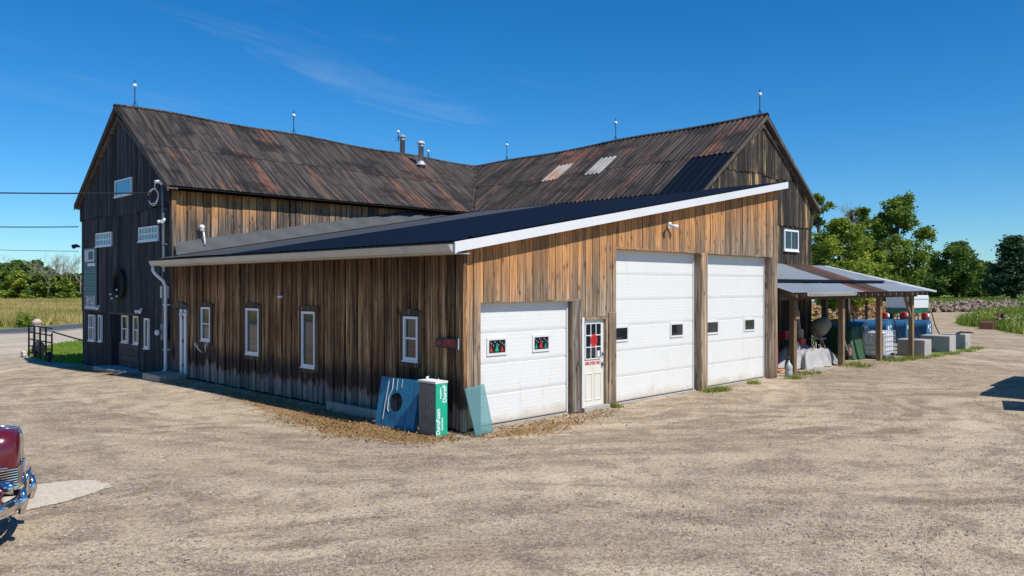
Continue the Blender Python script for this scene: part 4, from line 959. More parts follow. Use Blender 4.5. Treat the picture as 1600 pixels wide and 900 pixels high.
# ------------------------------------------------------------------ open carport at the right
cp = thing('carport', 'open carport with patched grey and rusty metal roof on timber posts', 'carport', (19, .8, 0))
def cz(y): return 2.60 + .338 * (y + .42)
def chigh(x): return 2.6 if x <= 22.5 else -.42 + 3.02 * max(.02, (26 - x) / 3.5)
rf = MB().prism([(12.95, -.36), (25.85, -.36), (22.4, 2.58), (12.95, 2.58)], 'z', 0, .02)
rf.v = [(a, b, cz(b) - .06 + c) for a, b, c in rf.v]; croof = rf.build('roof', W_trim, cp)
xa = 12.93
while xa < 25.9:
    xb = min(xa + rng.uniform(.76, .86), 26.); mt_ = M_carrust if 18.35 < (xa + xb) / 2 < 21.2 else M_cargalv
    sheet(croof, xa, xb + .02, lambda a: (a, -.45, cz(-.45)), lambda a: (a, min(.58, chigh(a)), cz(min(.58, chigh(a)))), 'rib', .2, .022, mt_, label='brown rusted roof sheet' if mt_ == M_carrust else None)
    if xa < 24.6: sheet(croof, xa, min(xb + .02, 24.8), lambda a: (a, min(.5, chigh(a)), cz(min(.5, chigh(a))) + .012), lambda a: (a, max(.52, chigh(a)), cz(max(.52, chigh(a))) + .012), 'rib', .2, .022, mt_, label='brown rusted roof sheet' if mt_ == M_carrust else None)
    xa = xb
MB().box(12.95, 22.9, .40, .54, cz(.48) + .03, cz(.48) + .12).build('blue_seam', M_navy, croof)
m = MB(); A_, B_ = Vector((22.45, 2.66, cz(2.62) + .03)), Vector((26.1, -.5, cz(-.46) + .03)); sd = (B_ - A_).cross(Vector((0, 0, 1))).normalized() * .13
m.add([A_ - sd, B_ - sd, B_ + sd, A_ + sd] + [v - Vector((0, 0, .07)) for v in (A_ - sd, B_ - sd, B_ + sd, A_ + sd)], [(3, 2, 1, 0), (4, 5, 6, 7), (0, 1, 5, 4), (1, 2, 6, 5), (2, 3, 7, 6), (3, 0, 4, 7)]); m.build('white_edge_trim', M_whitetrim, croof)
MB().box(13.0, 25.6, .03, .15, 2.36, 2.56).build('beam', W_trim, cp)
xx = 13.3
while xx < 25.6:
    yt = min(2.5, chigh(xx) - .05); MB().add([(xx, -.40, cz(-.4) - .16), (xx + .05, -.40, cz(-.4) - .16), (xx + .05, yt, cz(yt) - .16), (xx, yt, cz(yt) - .16), (xx, -.40, cz(-.4) - .065), (xx + .05, -.40, cz(-.4) - .065), (xx + .05, yt, cz(yt) - .065), (xx, yt, cz(yt) - .065)], [(3, 2, 1, 0), (4, 5, 6, 7), (0, 1, 5, 4), (1, 2, 6, 5), (2, 3, 7, 6), (3, 0, 4, 7)]).build('rafter', W_post, cp); xx += .61
for X_ in (14.1, 17.9, 21.45, 25.05):
    p_ = MB().cbox(X_ - .095, X_ + .095, .0, .18, zg(X_, 0) - .1, 2.37, .012).build('post', W_post, cp)
MB().add([(24.25, .05, 2.36), (24.42, .05, 2.36), (24.98, .05, 1.62), (24.98, .05, 1.45), (24.25, .14, 2.36), (24.42, .14, 2.36), (24.98, .14, 1.62), (24.98, .14, 1.45)], [(0, 1, 2, 3), (7, 6, 5, 4), (0, 4, 5, 1), (1, 5, 6, 2), (2, 6, 7, 3), (3, 7, 4, 0)]).build('brace', W_post, cp)
MB().box(14.02, 14.3, -.04, .0, 1.75, 2.0).build('cleat', W_post, cp)
for X_ in (21.9, 24.2): MB().cbox(X_ - .1, X_ + .1, 2.3, 2.5, -.2, 3.2, .012).build('post', W_trim, cp)
MB().box(21.22, 24.1, 2.36, 2.44, 1.22, 1.42).build('rail', W_trim, cp)
gp2 = [(-.46, 2.47), (-.54, 2.48), (-.57, 2.55), (-.58, 2.58), (-.565, 2.58), (-.53, 2.5), (-.46, 2.49)]
MB().prism(gp2, 'x', 13.9, 17.6).box(13.9, 17.6, -.475, -.455, 2.47, 2.6).build('gutter', M_gutter, cp)

# --- things below the carport
def cloth(name, cx, cy, lx, ly, h, mat, parent, seed, n=34, m_=22, flare=.12):
    r2 = random.Random(seed); vs = []; zb = zg(cx, cy) + .01
    bumps = [(r2.uniform(-.9, .9), r2.uniform(-.9, .9), r2.uniform(.10, .35), r2.uniform(-.22, .16)) for _ in range(9)]
    for i in range(n + 1):
        for j in range(m_ + 1):
            u, v = 2 * i / n - 1, 2 * j / m_ - 1; q = max(abs(u), abs(v)); e = S(.60, 1.0, q)
            fold = (.5 + .5 * math.sin(8 * u + 6 * v * u + 2.5 * math.sin(seed + 4 * u - 3 * v) + math.atan2(v, u) * 5)) ** .7
            top = h * (1 + sum(a * math.exp(-((u - bx_) ** 2 + (v - by_) ** 2) / s_) for bx_, by_, s_, a in bumps))
            z = top * (1 - e) + e * (.02 + .10 * h * fold * (1 - S(.9, 1, q)))
            z += (.035 * math.sin(9 * u + 5 * v + seed) * math.sin(7 * v - 4 * u) + r2.uniform(-.02, .02) + .05 * math.sin(15 * u + 3 * math.sin(5 * v)) * math.cos(6 * v)) * (1 - e * .5) * h; k = 1 + flare * e * (fold - .4)
            vs.append((cx + u * lx / 2 * k, cy + v * ly / 2 * k, zb + z))
    fs = [(i * (m_ + 1) + j, (i + 1) * (m_ + 1) + j, (i + 1) * (m_ + 1) + j + 1, i * (m_ + 1) + j + 1) for i in range(n) for j in range(m_)]
    return MB().add(vs, fs).build(name, mat, parent, True)
tp = cloth('tarp_covered_pile', 16.9, .95, 2.7, 1.3, .60, M_tarpw, None, 3, n=70, m_=40, flare=.3); tag(tp, 'long pile covered by a crumpled grey white tarp under the carport', 'covered pile')
def crate(x, y, z, w, d, h, mat, label, rz):
    t = thing('crate', label, 'crate', (x, y, z), 'crates on the covered pile', R(rz), True)
    MB().box(-w / 2, w / 2, -d / 2, d / 2, 0, .02).build('base', mat, t)
    for k in range(3):
        zc = .02 + k * h / 3; m = MB()
        for (a, b, c, e) in ((-w / 2, w / 2, -d / 2, -d / 2 + .02), (-w / 2, w / 2, d / 2 - .02, d / 2), (-w / 2, -w / 2 + .02, -d / 2, d / 2), (w / 2 - .02, w / 2, -d / 2, d / 2)): m.box(a, b, c, e, zc + .015, zc + h / 3)
        m.build('slat_ring', mat, t)
    for sx_ in (-1, 1):
        for sy_ in (-1, 1): MB().box(sx_ * (w / 2 - .015) - .02, sx_ * (w / 2 - .015) + .02, sy_ * (d / 2 - .015) - .02, sy_ * (d / 2 - .015) + .02, 0, h + .01).build('corner_post', mat, t)
crate(17.15, 1.35, .60, .62, .4, .3, M_redplastic, 'upright red crate nearest the wooden stool on the covered pile', 8)
crate(16.75, 1.6, .90, .7, .4, .3, plain('faded_red_plastic', (.33, .03, .03), .6, var=.2), 'darker red crate stacked behind on the covered pile', -6)
crate(17.45, 1.55, .90, .42, .4, .32, plain('cardboard', (.42, .31, .19), .85, var=.15), 'tan cardboard box stacked beside the dark red crate', 4)
sh = thing('sawhorse', 'small pale wooden trestle with crossed legs behind the covered pile', 'trestle', (18.5, 1.2, 0))
for s in (-1, 1):
    MB().tube([(18.5 + s * .3, 1.0, .35), (18.5 - s * .08, 1.1, 1.12)], .022, 4).build('leg', W_pale, sh); MB().tube([(18.5 + s * .28, 1.4, .35), (18.5 - s * .1, 1.3, 1.12)], .022, 4).build('leg', W_pale, sh)
MB().box(18.18, 18.82, 1.02, 1.08, .84, .9).build('cross_bar', W_pale, sh); MB().box(18.2, 18.8, 1.32, 1.38, .84, .9).build('cross_bar', W_pale, sh); MB().box(18.25, 18.75, 1.0, 1.4, .28, .35).build('foot_board', W_pale, sh)
mxr = thing('cement_mixer', 'tan cement mixer with tilted drum behind the trestle', 'mixer', (20.3, 1.9, 0))
Md = Matrix.Translation((20.3, 1.9, 1.2)) @ Matrix.Rotation(R(58), 4, 'Y') @ Matrix.Rotation(R(20), 4, 'X')
MB().lathe([(.14, -.36), (.3, -.31), (.35, -.1), (.34, .08), (.25, .36), (.23, .40)], (0, 0, 0), 20).xf(Md).build('drum', plain('cement_crusted', (.36, .30, .21), .9, var=.25, bump=.4), mxr, True)
MB().lathe([(.215, .405), (.215, .412), (.05, .41)], (0, 0, 0), 20).xf(Md).build('drum_mouth', M_black, mxr)
MB().tube([(19.8, 1.6, 0), (20.1, 1.75, 1.05), (20.5, 2.1, 1.05), (20.8, 2.2, 0)], .035, 7).tube([(19.85, 2.2, 0), (20.3, 1.95, .9), (20.8, 1.6, 0)], .03, 7).build('stand', M_rust, mxr)
MB().lathe([(.2, -.04), (.22, 0), (.2, .04)], (19.9, 1.5, .2), 18, 'y').build('wheel', M_black, mxr)
oh = thing('hand_truck', 'orange hand truck standing beside the right garage pillar', 'hand truck', (14.2, .9, 0))
MB().tube([(14.02, 1.0, .12), (14.0, 1.0, 1.2), (14.08, .95, 1.42), (14.26, .9, 1.5), (14.42, .85, 1.4), (14.5, .82, 1.2), (14.5, .82, .12)], .03, 8).build('frame', M_orange, oh, True)
for zc in (.4, .8, 1.15): MB().tube([(14.02, 1.0, zc), (14.5, .82, zc)], .018, 6).build('cross_bar', M_orange, oh)
MB().box(14.0, 14.5, .6, .85, .03, .06).build('toe_plate', M_orange, oh)
for X_ in (13.98, 14.54): MB().lathe([(.1, -.03), (.12, 0), (.1, .03)], (X_, 1.02, .12), 16, 'x').build('wheel', M_black, oh)
jg = thing('water_jug', 'clear plastic water jug on the ground by the right garage pillar', 'jug', (13.55, -.05, 0))
MB().lathe([(.10, .0), (.115, .03), (.115, .16), (.105, .18), (.115, .2), (.115, .32), (.05, .42), (.03, .44), (.03, .5)], (13.4, -.1, 0), 18).build('body', plain('cloudy_grey_plastic', (.42, .45, .46), .3, var=.2), jg, True); MB().lathe([(.035, .501), (.035, .54)], (13.4, -.1, 0), 12).build('cap', M_blackprint, jg)
ps = MB().box(14.55, 16.5, -.3, .25, .012, .045).build('loose_board', W_pale); tag(ps, 'pale board lying flat on the ground between the first two carport posts', 'board')
gt_ = thing('covered_machine', 'wheeled machine under a dark green tarp beside the third carport post', 'covered machine', (20.4, 1.1, 0))
cloth('tarp', 22.0, 1.6, 2.2, 1.5, 1.25, M_tarpg, gt_, 8, flare=.06)
MB().lathe([(.10, -.05), (.25, -.05), (.285, 0), (.25, .05), (.10, .05)], (20.75, .95, .28), 24, 'y').build('tyre', M_black, gt_, True); MB().lathe([(.05, -.055), (.17, -.06), (.17, -.052), (.17, .06)], (20.75, .95, .28), 20, 'y').build('rim', plain('dusty_red_rim', (.25, .13, .11), .7, var=.25), gt_)
MB().tube([(20.75, .95, .28), (20.45, .9, .35), (20.25, .92, .7), (20.2, .94, .95)], .022, 7).build('handle', M_galv, gt_, True); MB().tube([(20.75, .9, .28), (20.75, 1.8, .28)], .025, 7).build('axle', M_iron, gt_)
ty = thing('tyre_stack', 'dark heap of old tyres by the shaded rear post', 'tyres', (21.5, 2.0, 0))
for k in range(4): MB().lathe([(.18, k * .26), (.33, k * .26 + .02), (.37, k * .26 + .12), (.33, k * .26 + .23), (.18, k * .26 + .25)], (21.4 + .04 * math.sin(k * 2), 2.1, zg(21.7, 2)), 22).build('tyre', M_black, ty, True)
# small clutter in the shade
def bottle(x, y, z, h, r_, mat, label):
    t = thing('bottle', label, 'bottle', (x, y, z), 'bottles on the covered pile'); MB().lathe([(r_ * .9, z), (r_, z + .02), (r_, z + h * .6), (r_ * .35, z + h * .8), (r_ * .35, z + h)], (x, y, 0), 14).build('body', mat, t, True); MB().lathe([(r_ * .42, z + h + .001), (r_ * .42, z + h + .035)], (x, y, 0), 10).build('cap', M_redplastic, t)
bottle(15.95, 1.0, .60, .3, .09, M_plastic, 'white bottle at the left end of the covered pile'); bottle(16.2, .9, .62, .24, .08, M_foamtop, 'squat pale bottle beside the first carport post')
def bucket(x, y, mat, label, r_=.16, h=.36):
    z = zg(x, y); t = thing('bucket', label, 'bucket', (x, y, z), 'buckets under the carport'); MB().lathe([(r_ * .82, z), (r_, z + h), (r_ * 1.06, z + h), (r_ * 1.06, z + h - .03)], (x, y, 0), 18).build('body', mat, t, True)
    MB().lathe([(r_ * .92, z + h - .05), (r_ * .5, z + h - .045)], (x, y, 0), 16).build('contents', M_dark, t); MB().tube([(x - r_, y, z + h - .04), (x - r_ * .7, y - .1, z + h * .6), (x + r_ * .7, y - .1, z + h * .6), (x + r_, y, z + h - .04)], .006, 5).build('handle', M_galv, t)
bucket(14.75, 1.3, M_black, 'black bucket in the shade behind the first carport post'); bucket(18.7, .75, M_rust, 'rusty bucket beside the second carport post', .13, .3)
for k, (x_, mat) in enumerate(((15.0, W_pale), (15.25, W_post), (15.6, W_pale), (19.1, W_post), (19.3, W_pale))):
    tag(MB().add([(x_, 2.1, .0), (x_ + .14, 2.1, .0), (x_ + .20, 2.5, 2.2 + .1 * k), (x_ + .06, 2.5, 2.2 + .1 * k), (x_, 2.14, .0), (x_ + .14, 2.14, .0), (x_ + .20, 2.54, 2.2 + .1 * k), (x_ + .06, 2.54, 2.2 + .1 * k)], [(0, 1, 2, 3), (7, 6, 5, 4), (0, 4, 5, 1), (1, 5, 6, 2), (2, 6, 7, 3), (3, 7, 4, 0)]).build('leaning_board', mat), 'board leaning on the barn wall in the carport shade, %s' % ('leftmost', 'second from the left', 'third from the left', 'second from the right', 'rightmost')[k], 'board', 'boards leaning in the carport')
# IBC tote
ib = thing('liquid_tote', 'white plastic liquid tote in a wire cage beside the third post', 'tote', (22.75, .35, -.1))
X0, X1, Y0, Y1, Z0 = 22.2, 23.2, .1, 1.1, zg(22.7, .5) + .14
MB().cbox(X0 + .03, X1 - .03, Y0 + .03, Y1 - .03, Z0, Z0 + .98, .07).build('tank', M_plastic, ib)
MB().lathe([(.11, Z0 + .98), (.11, Z0 + 1.03), (.08, Z0 + 1.04)], ((X0 + X1) / 2, (Y0 + Y1) / 2, 0), 16).build('lid', M_blackprint, ib)
for k in range(6):
    zc = Z0 + .03 + k * .19; MB().tube([(X0, Y0, zc), (X1, Y0, zc), (X1, Y1, zc), (X0, Y1, zc), (X0, Y0, zc)], .011, 5).build('cage_ring', M_galv, ib)
for k in range(5):
    q = k / 5
    for (a, b) in ((X0 + q * (X1 - X0), Y0), (X1, Y0 + q * (Y1 - Y0)), (X1 - q * (X1 - X0), Y1), (X0, Y1 - q * (Y1 - Y0))): MB().tube([(a, b, Z0 - .02), (a, b, Z0 + 1.0)], .010, 5).build('cage_bar', M_galv, ib)
MB().box(X0, X1, Y0, Y1, Z0 - .06, Z0 - .015).build('pallet_top', M_pipe, ib)
for X_ in (X0, (X0 + X1) / 2 - .06, X1 - .12):
    for Y_ in (Y0, Y1 - .12): MB().box(X_, X_ + .12, Y_, Y_ + .12, Z0 - .15, Z0 - .061).build('pallet_foot', M_pipe, ib)
MB().tube([((X0 + X1) / 2, Y0 - .02, Z0 + .08), ((X0 + X1) / 2, Y0 - .14, Z0 + .08)], .05, 10).build('valve', M_blackprint, ib)
# blue fuel tanks with pumps
def tank(x, y0, y1, w, z0, z1, label, pump=True, hose=1):
    t = thing('fuel_tank', label, 'fuel tank', (x, y0, zg(x, y0)), 'blue fuel tanks')
    rr = w / 2; pr = []
    for k in range(13): a = math.pi * k / 12; pr.append((x + rr * math.cos(a), z1 - rr + rr * math.sin(a)))
    for k in range(13): a = math.pi + math.pi * k / 12; pr.append((x + rr * math.cos(a), z0 + rr + rr * math.sin(a)))
    b = MB().prism(pr, 'y', y0, y1).build('shell', M_bluetank, t)
    MB().prism([(x + (p[0] - x) * 1.02, (z0 + z1) / 2 + (p[1] - (z0 + z1) / 2) * 1.015) for p in pr], 'y', y0 + .03, y0 + .05).build('end_seam', M_bluetank, t)
    for (dx, dz, w2, h2) in ((-.12, .22, .15, .17), (.1, .05, .12, .2), (.14, .28, .1, .12)): MB().box(x + dx - w2 / 2, x + dx + w2 / 2, y0 - .004, y0 - .001, (z0 + z1) / 2 + dz - h2 / 2, (z0 + z1) / 2 + dz + h2 / 2).build('decal', M_whiteprint, t)
    for yy in (y0 + .2, y1 - .2): MB().box(x - .2, x + .2, yy - .05, yy + .05, zg(x, y0) - .05, z0 + .1).build('cradle', M_iron, t)
    MB().tube([(x, y0 + .5, z1 - .02), (x, y0 + .5, z1 + .3)], .03, 8).build('vent_pipe', M_pipe, t)
    if pump:
        MB().cbox(x - .11, x + .11, y0 + .1, y0 + .34, z1 + .04, z1 + .34, .03).build('pump', M_redplastic, t); MB().lathe([(.08, 0), (.1, .03), (.06, .08)], (x, y0 + .02, z1 + .2), 14, 'y').build('pump_dial', M_whiteprint, t, True)
        MB().tube([(x + .12, y0 + .2, z1 + .3), (x + .3, y0, z1 + .35), (x + .36, y0 - .15, z1 - .3), (x + .42, y0 - .35, z0 + .3), (x + .3, y0 - .9, .0), (x - .15, y0 - 1.15, -.1), (x - .2, y0 - .8, -.12), (x + .1, y0 - .75, -.12)], .025, 7).build('hose', M_black, t, True)
    return t
tank(24.4, 1.7, 3.6, .95, .28, 1.28, 'leftmost blue fuel tank behind the white liquid tote', False)
tank(26.35, 1.4, 3.0, .85, .18, 1.30, 'blue fuel tank just behind the last carport post')
tank(28.2, 1.2, 2.7, .8, .16, 1.28, 'blue fuel tank with decals and red pump between two concrete blocks')
tank(30.4, 1.0, 2.5, .8, .14, 1.2, 'rightmost blue fuel tank with red pump and hose')
for (x_, y_, w_, d_, h_, lb) in ((25.35, -.35, .85, 1.1, .70, 'concrete block nearest the last carport post'), (28.35, -.45, .9, 1.2, .74, 'middle concrete block in front of the fuel tanks'), (30.9, -.4, .8, 1.0, .70, 'rightmost concrete block with hose lying on it')):
    tag(MB().cbox(x_, x_ + w_, y_, y_ + d_, zg(x_, y_) - .05, zg(x_, y_) + h_, .022).build('concrete_block', M_concrete), lb, 'block', 'concrete blocks guarding the tanks')
tag(MB().tube([(30.6, -.1, .60), (31.0, -.2, .66), (31.4, -.1, .62), (31.8, -.3, .6), (32.3, -.35, .57)], [.04, .05, .04, .05, .03], 7).build('nozzle_hose', M_black, None, True), 'black hose and nozzle lying across the rightmost concrete block', 'hose')
hp = MB().tube([(26.9, 2.6, .1), (26.9, 2.6, 2.1)], .06, 8).build('steel_pipe', M_iron); tag(hp, 'upright dark steel pipe standing behind the fuel tanks', 'pipe')
op = MB().tube([(23.6, 3.1, -.1), (23.6, 3.1, 1.65)], [.06, .06], 8).build('rusty_pipe', plain('orange_rust', (.40, .14, .05), .85, var=.3)); tag(op, 'upright orange rusty pipe behind the leftmost fuel tank', 'pipe')
# wagon with white box beyond
wg = thing('box_wagon', 'white box on a green wagon frame beyond the carport', 'wagon', (56, 11, -.15))
Mw = Matrix.Translation((58.6, 11.2, -.15)) @ Matrix.Rotation(R(-14), 4, 'Z')
MB().cbox(-1.4, 1.4, -1.0, 1.0, 1.15, 2.2, .05).xf(Mw).build('box', M_whitetrim, wg); MB().box(-1.5, 1.5, -.9, .9, .75, 1.14).xf(Mw).build('frame', plain('green_paint', (.01, .13, .06), .5, var=.2), wg)
MB().box(-1.35, 1.35, -1.04, -1.001, 1.9, 2.0).xf(Mw).build('trim_strip', M_paper, wg)
for sx_ in (-1.0, 1.0):
    for sy_ in (-.95, .95): MB().lathe([(.15, -.1), (.42, -.1), (.45, 0), (.42, .1), (.15, .1)], (sx_, sy_, .45), 20, 'y').xf(Mw).build('wheel', M_black, wg, True)
# firewood
def logs(name, path, n, hgt, wid, mat, label, ln_=(.35, .6), rr=(.06, .12)):
    m = MB(); r2 = random.Random(len(name) + n)
    for k in range(n):
        t = r2.random() * (len(path) - 1); i = min(int(t), len(path) - 2); f = t - i; a, b = Vector(path[i]), Vector(path[i + 1]); c = a.lerp(b, f); d = (b - a).normalized(); s_ = Vector((-d.y, d.x, 0))
        env = hgt * (.75 + .25 * math.sin(t * 3.1 + 1) + .12 * math.sin(t * 9)) * min(1, 4 * min(t, len(path) - 1 - t) + .25)
        h = r2.random() ** .6 * env; w = wid * (1.1 - h / hgt) * r2.uniform(-1, 1)
        p = Vector((c.x, c.y, zg(c.x, c.y))) + s_ * w + Vector((0, 0, h + .05)); q = Vector((r2.gauss(0, 1), r2.gauss(0, 1), r2.gauss(0, .5))).normalized(); L = r2.uniform(*ln_); r_ = r2.uniform(*rr)
        m.tube([p - q * L / 2, p + q * L / 2], [r_, r_ * r2.uniform(.7, 1)], r2.choice((4, 5, 6)))
    # solid core so that no light comes through
    o = m.build(name, mat); o['kind'] = 'stuff'; o['label'] = label; o['category'] = 'firewood'; return o
logs('firewood_heap', [(50, 19.6, 0), (57, 18.3, 0), (63, 17.2, 0), (72, 16.4, 0)], 2600, 1.75, 2.0, M_oak, 'heap of split tan firewood seen through the carport')
logs('log_heap', [(84, 20.5, 0), (89, 17.6, 0), (93, 15.8, 0), (97, 14.2, 0), (101, 12.9, 0)], 1500, 1.0, 1.8, M_greylog, 'heap of grey weathered logs beyond the fuel tanks', (.6, 1.5), (.09, .17))
# rusty scrap at the meadow edge
sc = thing('scrap_bucket', 'rusty steel bucket and hitch lying at the meadow edge', 'scrap', (51.5, 3.8, -.15))
MB().prism([(50.6, -.15), (51.9, -.15), (52.2, .12), (51.5, .38), (50.8, .30)], 'y', 3.2, 4.0).build('bucket', M_rust, sc); MB().prism([(51.9, -.12), (54.2, -.12), (54.0, .12), (52.6, .25)], 'y', 3.3, 3.9).build('arm', M_rust, sc)
MB().tube([(54.0, 3.6, -.1), (53.8, 3.6, .5), (54.1, 3.6, .85)], .13, 7).tube([(54.4, 3.5, -.1), (54.6, 3.5, .5), (54.4, 3.5, .9)], .12, 7).build('hitch', M_rust, sc)
bs = thing('garden_shed', 'small blue shed far off beyond the meadow flowers', 'shed', (168, 18, -.15))
MB().box(165, 168.5, 20, 22.5, -.2, 1.9).build('wall', plain('pale_blue_paint', (.10, .27, .42), .6), bs); MB().prism([(164.6, 1.88), (168.9, 1.88), (166.75, 2.5)], 'y', 19.7, 22.8).build('roof', M_galv, bs)
ca = thing('parked_car', 'distant teal car parked beyond the meadow at the right edge', 'car', (176, 16, -.15))
MB().prism([(172, .35), (177, .35), (177, .95), (175.9, 1.05), (175.2, 1.55), (173.4, 1.55), (172.7, 1.05), (172, .95)], 'y', 14.2, 15.9).build('body', plain('teal_car', (.02, .15, .17), .3), ca); MB().prism([(173.0, 1.08), (175.7, 1.08), (175.1, 1.5), (173.5, 1.5)], 'y', 14.17, 14.19).build('side_window', M_glass, ca)
for X_ in (173, 176): MB().lathe([(.12, -.1), (.34, -.1), (.34, .1), (.12, .1)], (X_, 14.25, .2), 16, 'y').build('wheel', M_black, ca)
# flatbed wagon outside the frame on the right: its shadow falls into the yard
ft = thing('flatbed_wagon', 'low flatbed wagon standing just right of the yard view', 'wagon', (11.4, -7.1, 0), rotz=R(13.8), local=True)
MB().box(-.88, .88, -4.2, 0, .82, .98).build('deck', W_trim, ft); MB().cbox(-.8, .8, -3.8, -.3, .981, 1.25, .05).build('load', M_tarpg, ft)
for Y_ in (-.9, -3.3):
    for X_ in (-.75, .75): MB().lathe([(.2, -.1), (.38, -.1), (.4, 0), (.38, .1), (.2, .1)], (X_, Y_, .4), 20, 'x').build('wheel', M_black, ft, True)
    MB().box(-.7, .7, Y_ - .06, Y_ + .06, .36, .82).build('axle', M_iron, ft)
hw = thing('hay_wagon', 'tall loaded wagon standing right of the low flatbed', 'wagon', (15, -7.8, 0))
MB().box(13.2, 19, -8.9, -7.1, .8, .95).build('deck', W_trim, hw); MB().prism([(12.9, 1.95), (13.6, 2.12), (15.2, 2.2), (15.4, 2.45), (18.8, 2.6), (18.8, .951), (13.4, .951), (13.3, 1.7)], 'y', -8.7, -7.0).build('load', M_tarpg, hw)
for X_ in (14.2, 17.8):
    for Y_ in (-8.8, -7.2): MB().lathe([(.2, -.1), (.38, -.1), (.4, 0), (.38, .1), (.2, .1)], (X_, Y_, .4), 20, 'y').build('wheel', M_black, hw, True)
    MB().box(X_ - .06, X_ + .06, -8.7, -7.3, .36, .8).build('axle', M_iron, hw)

# ------------------------------------------------------------------ gate, post and rail left of the barn
gate = thing('steel_gate', 'dark steel grid gate panel standing in the grass left of the barn', 'gate', (-.6, 25.6, -.25))
A_, B_ = Vector((-.66, 26.9, -.2)), Vector((-.42, 24.55, -.2))
for k in range(5):
    p = A_.lerp(B_, k / 4); mat_ = M_rust if k == 4 else M_iron; ht = 1.36 if k < 4 else 1.18
    MB().tube([p, p + Vector((0, 0, ht - .04 * k * .5))], .035, 7).build('upright', mat_, gate)
for k in range(5):
    z_ = .12 + k * .29; MB().tube([A_ + Vector((0, 0, z_ + .06)), B_ + Vector((0, 0, z_))], .028, 7).build('rail', M_iron, gate)
gw = thing('gate_wheel', 'small tyre with orange rim at the foot of the steel gate', 'wheel', (-.5, 24.1, -.25))
Mg = Matrix.Translation((-.62, 24.15, -.03)) @ Matrix.Rotation(R(-20), 4, 'Z')
MB().lathe([(.12, -.07), (.19, -.07), (.225, 0), (.19, .07), (.12, .07)], (0, 0, 0), 22, 'x').xf(Mg).build('tyre', M_black, gw, True); MB().lathe([(.03, -.09), (.06, -.085), (.13, -.05), (.14, .05)], (0, 0, 0), 18, 'x').xf(Mg).build('rim', M_orange, gw, True)
pl_ = thing('stone_post', 'cream stone gate post with rounded top behind the steel gate', 'post', (-.2, 28.6, -.25))
MB().cbox(-.05, .23, 28.5, 28.8, -.35, 1.12, .05).build('shaft', M_concrete, pl_); MB().ball((.09, 28.65, 1.18), .2, 14, 8, (1, 1, .8)).build('cap', plain('cream_stone', (.5, .42, .33), .9, var=.15), pl_, True)
tag(MB().lathe([(.18, -.09), (.32, -.09), (.36, 0), (.32, .09), (.18, .09)], (0, 0, 0), 24, 'x').xf(Matrix.Translation((-.25, 27.1, .1)) @ Matrix.Rotation(R(-48), 4, 'Z')).build('old_tyre', M_black, None, True), 'old black tyre leaning behind the steel gate', 'tyre')
tag(MB().tube([(-.42, 24.5, .95), (-.1, 23.4, .78), (.05, 22.25, .68)], .03, 7).build('barrier_pole', M_rust, None, True), 'dark pole running from the gate to the barn corner', 'pole')
tag(MB().cbox(-.75, -.55, 27.6, 27.85, -.26, .0, .05).build('white_stone', M_patch), 'pale stone block in the grass left of the gate', 'stone')

# ------------------------------------------------------------------ vintage car at the left edge (front end in view)
car = thing('vintage_car', 'maroon vintage car with chrome bumper at the left edge', 'car', (-7.54, -1.13, 0), rotz=R(-21 - 90), local=True)
def loft(secs, name, mat, parent=car, close=True):
    n = len(secs[0]); m = MB(); vs = [p for s_ in secs for p in s_]
    fs = [(i * n + k, i * n + (k + 1) % n, (i + 1) * n + (k + 1) % n, (i + 1) * n + k) for i in range(len(secs) - 1) for k in range(n)]
    if close: fs += [tuple(range(n - 1, -1, -1)), tuple(range((len(secs) - 1) * n, len(secs) * n))]
    return m.add(vs, fs).build(name, mat, parent, True)
def sect(y, w, z0, z1, p=3.2, n=28): # superellipse section
    c = (z0 + z1) / 2; h = (z1 - z0) / 2; out_ = []
    for k in range(n):
        a = 2 * math.pi * k / n; ca_, sa_ = math.cos(a), math.sin(a); out_.append((w / 2 * math.copysign(abs(ca_) ** (2 / p), ca_), y, c + h * math.copysign(abs(sa_) ** (2 / p), sa_)))
    return out_
hood = loft([sect(-1.75, 1.10, .55, 1.30), sect(-1.2, .98, .55, 1.285), sect(-.6, .82, .55, 1.26), sect(-.22, .68, .56, 1.235), sect(-.12, .60, .58, 1.215), sect(-.09, .52, .62, 1.17)], 'hood', M_maroon)
for s in (-1, 1):
    MB().tube([(s * (.345 + .0), -.16, .845), (s * .42, -.6, .85), (s * .505, -1.2, .86), (s * .56, -1.75, .87)], .012, 6).build('side_moulding', M_chrome, hood, True)
    MB().tube([(s * .36, -.25, 1.05), (s * .435, -.62, 1.055)], .010, 6).build('hood_ornament_strip', M_chrome, hood, True)
MB().tube([(0, -.088, .62), (0, -.088, 1.12), (0, -.1, 1.22), (0, -.35, 1.262), (0, -1.0, 1.29)], .014, 6).build('centre_trim', M_chrome, hood, True)
gr = MB()
for k in range(9):
    zc = .60 + k * .027
    gr.tube([(-.37, -.42, zc), (-.352, -.2, zc), (-.28, -.08, zc), (0, -.055, zc), (.28, -.08, zc), (.352, -.2, zc), (.37, -.42, zc)], .008, 5)
gr.build('grille_bars', M_chrome, car)
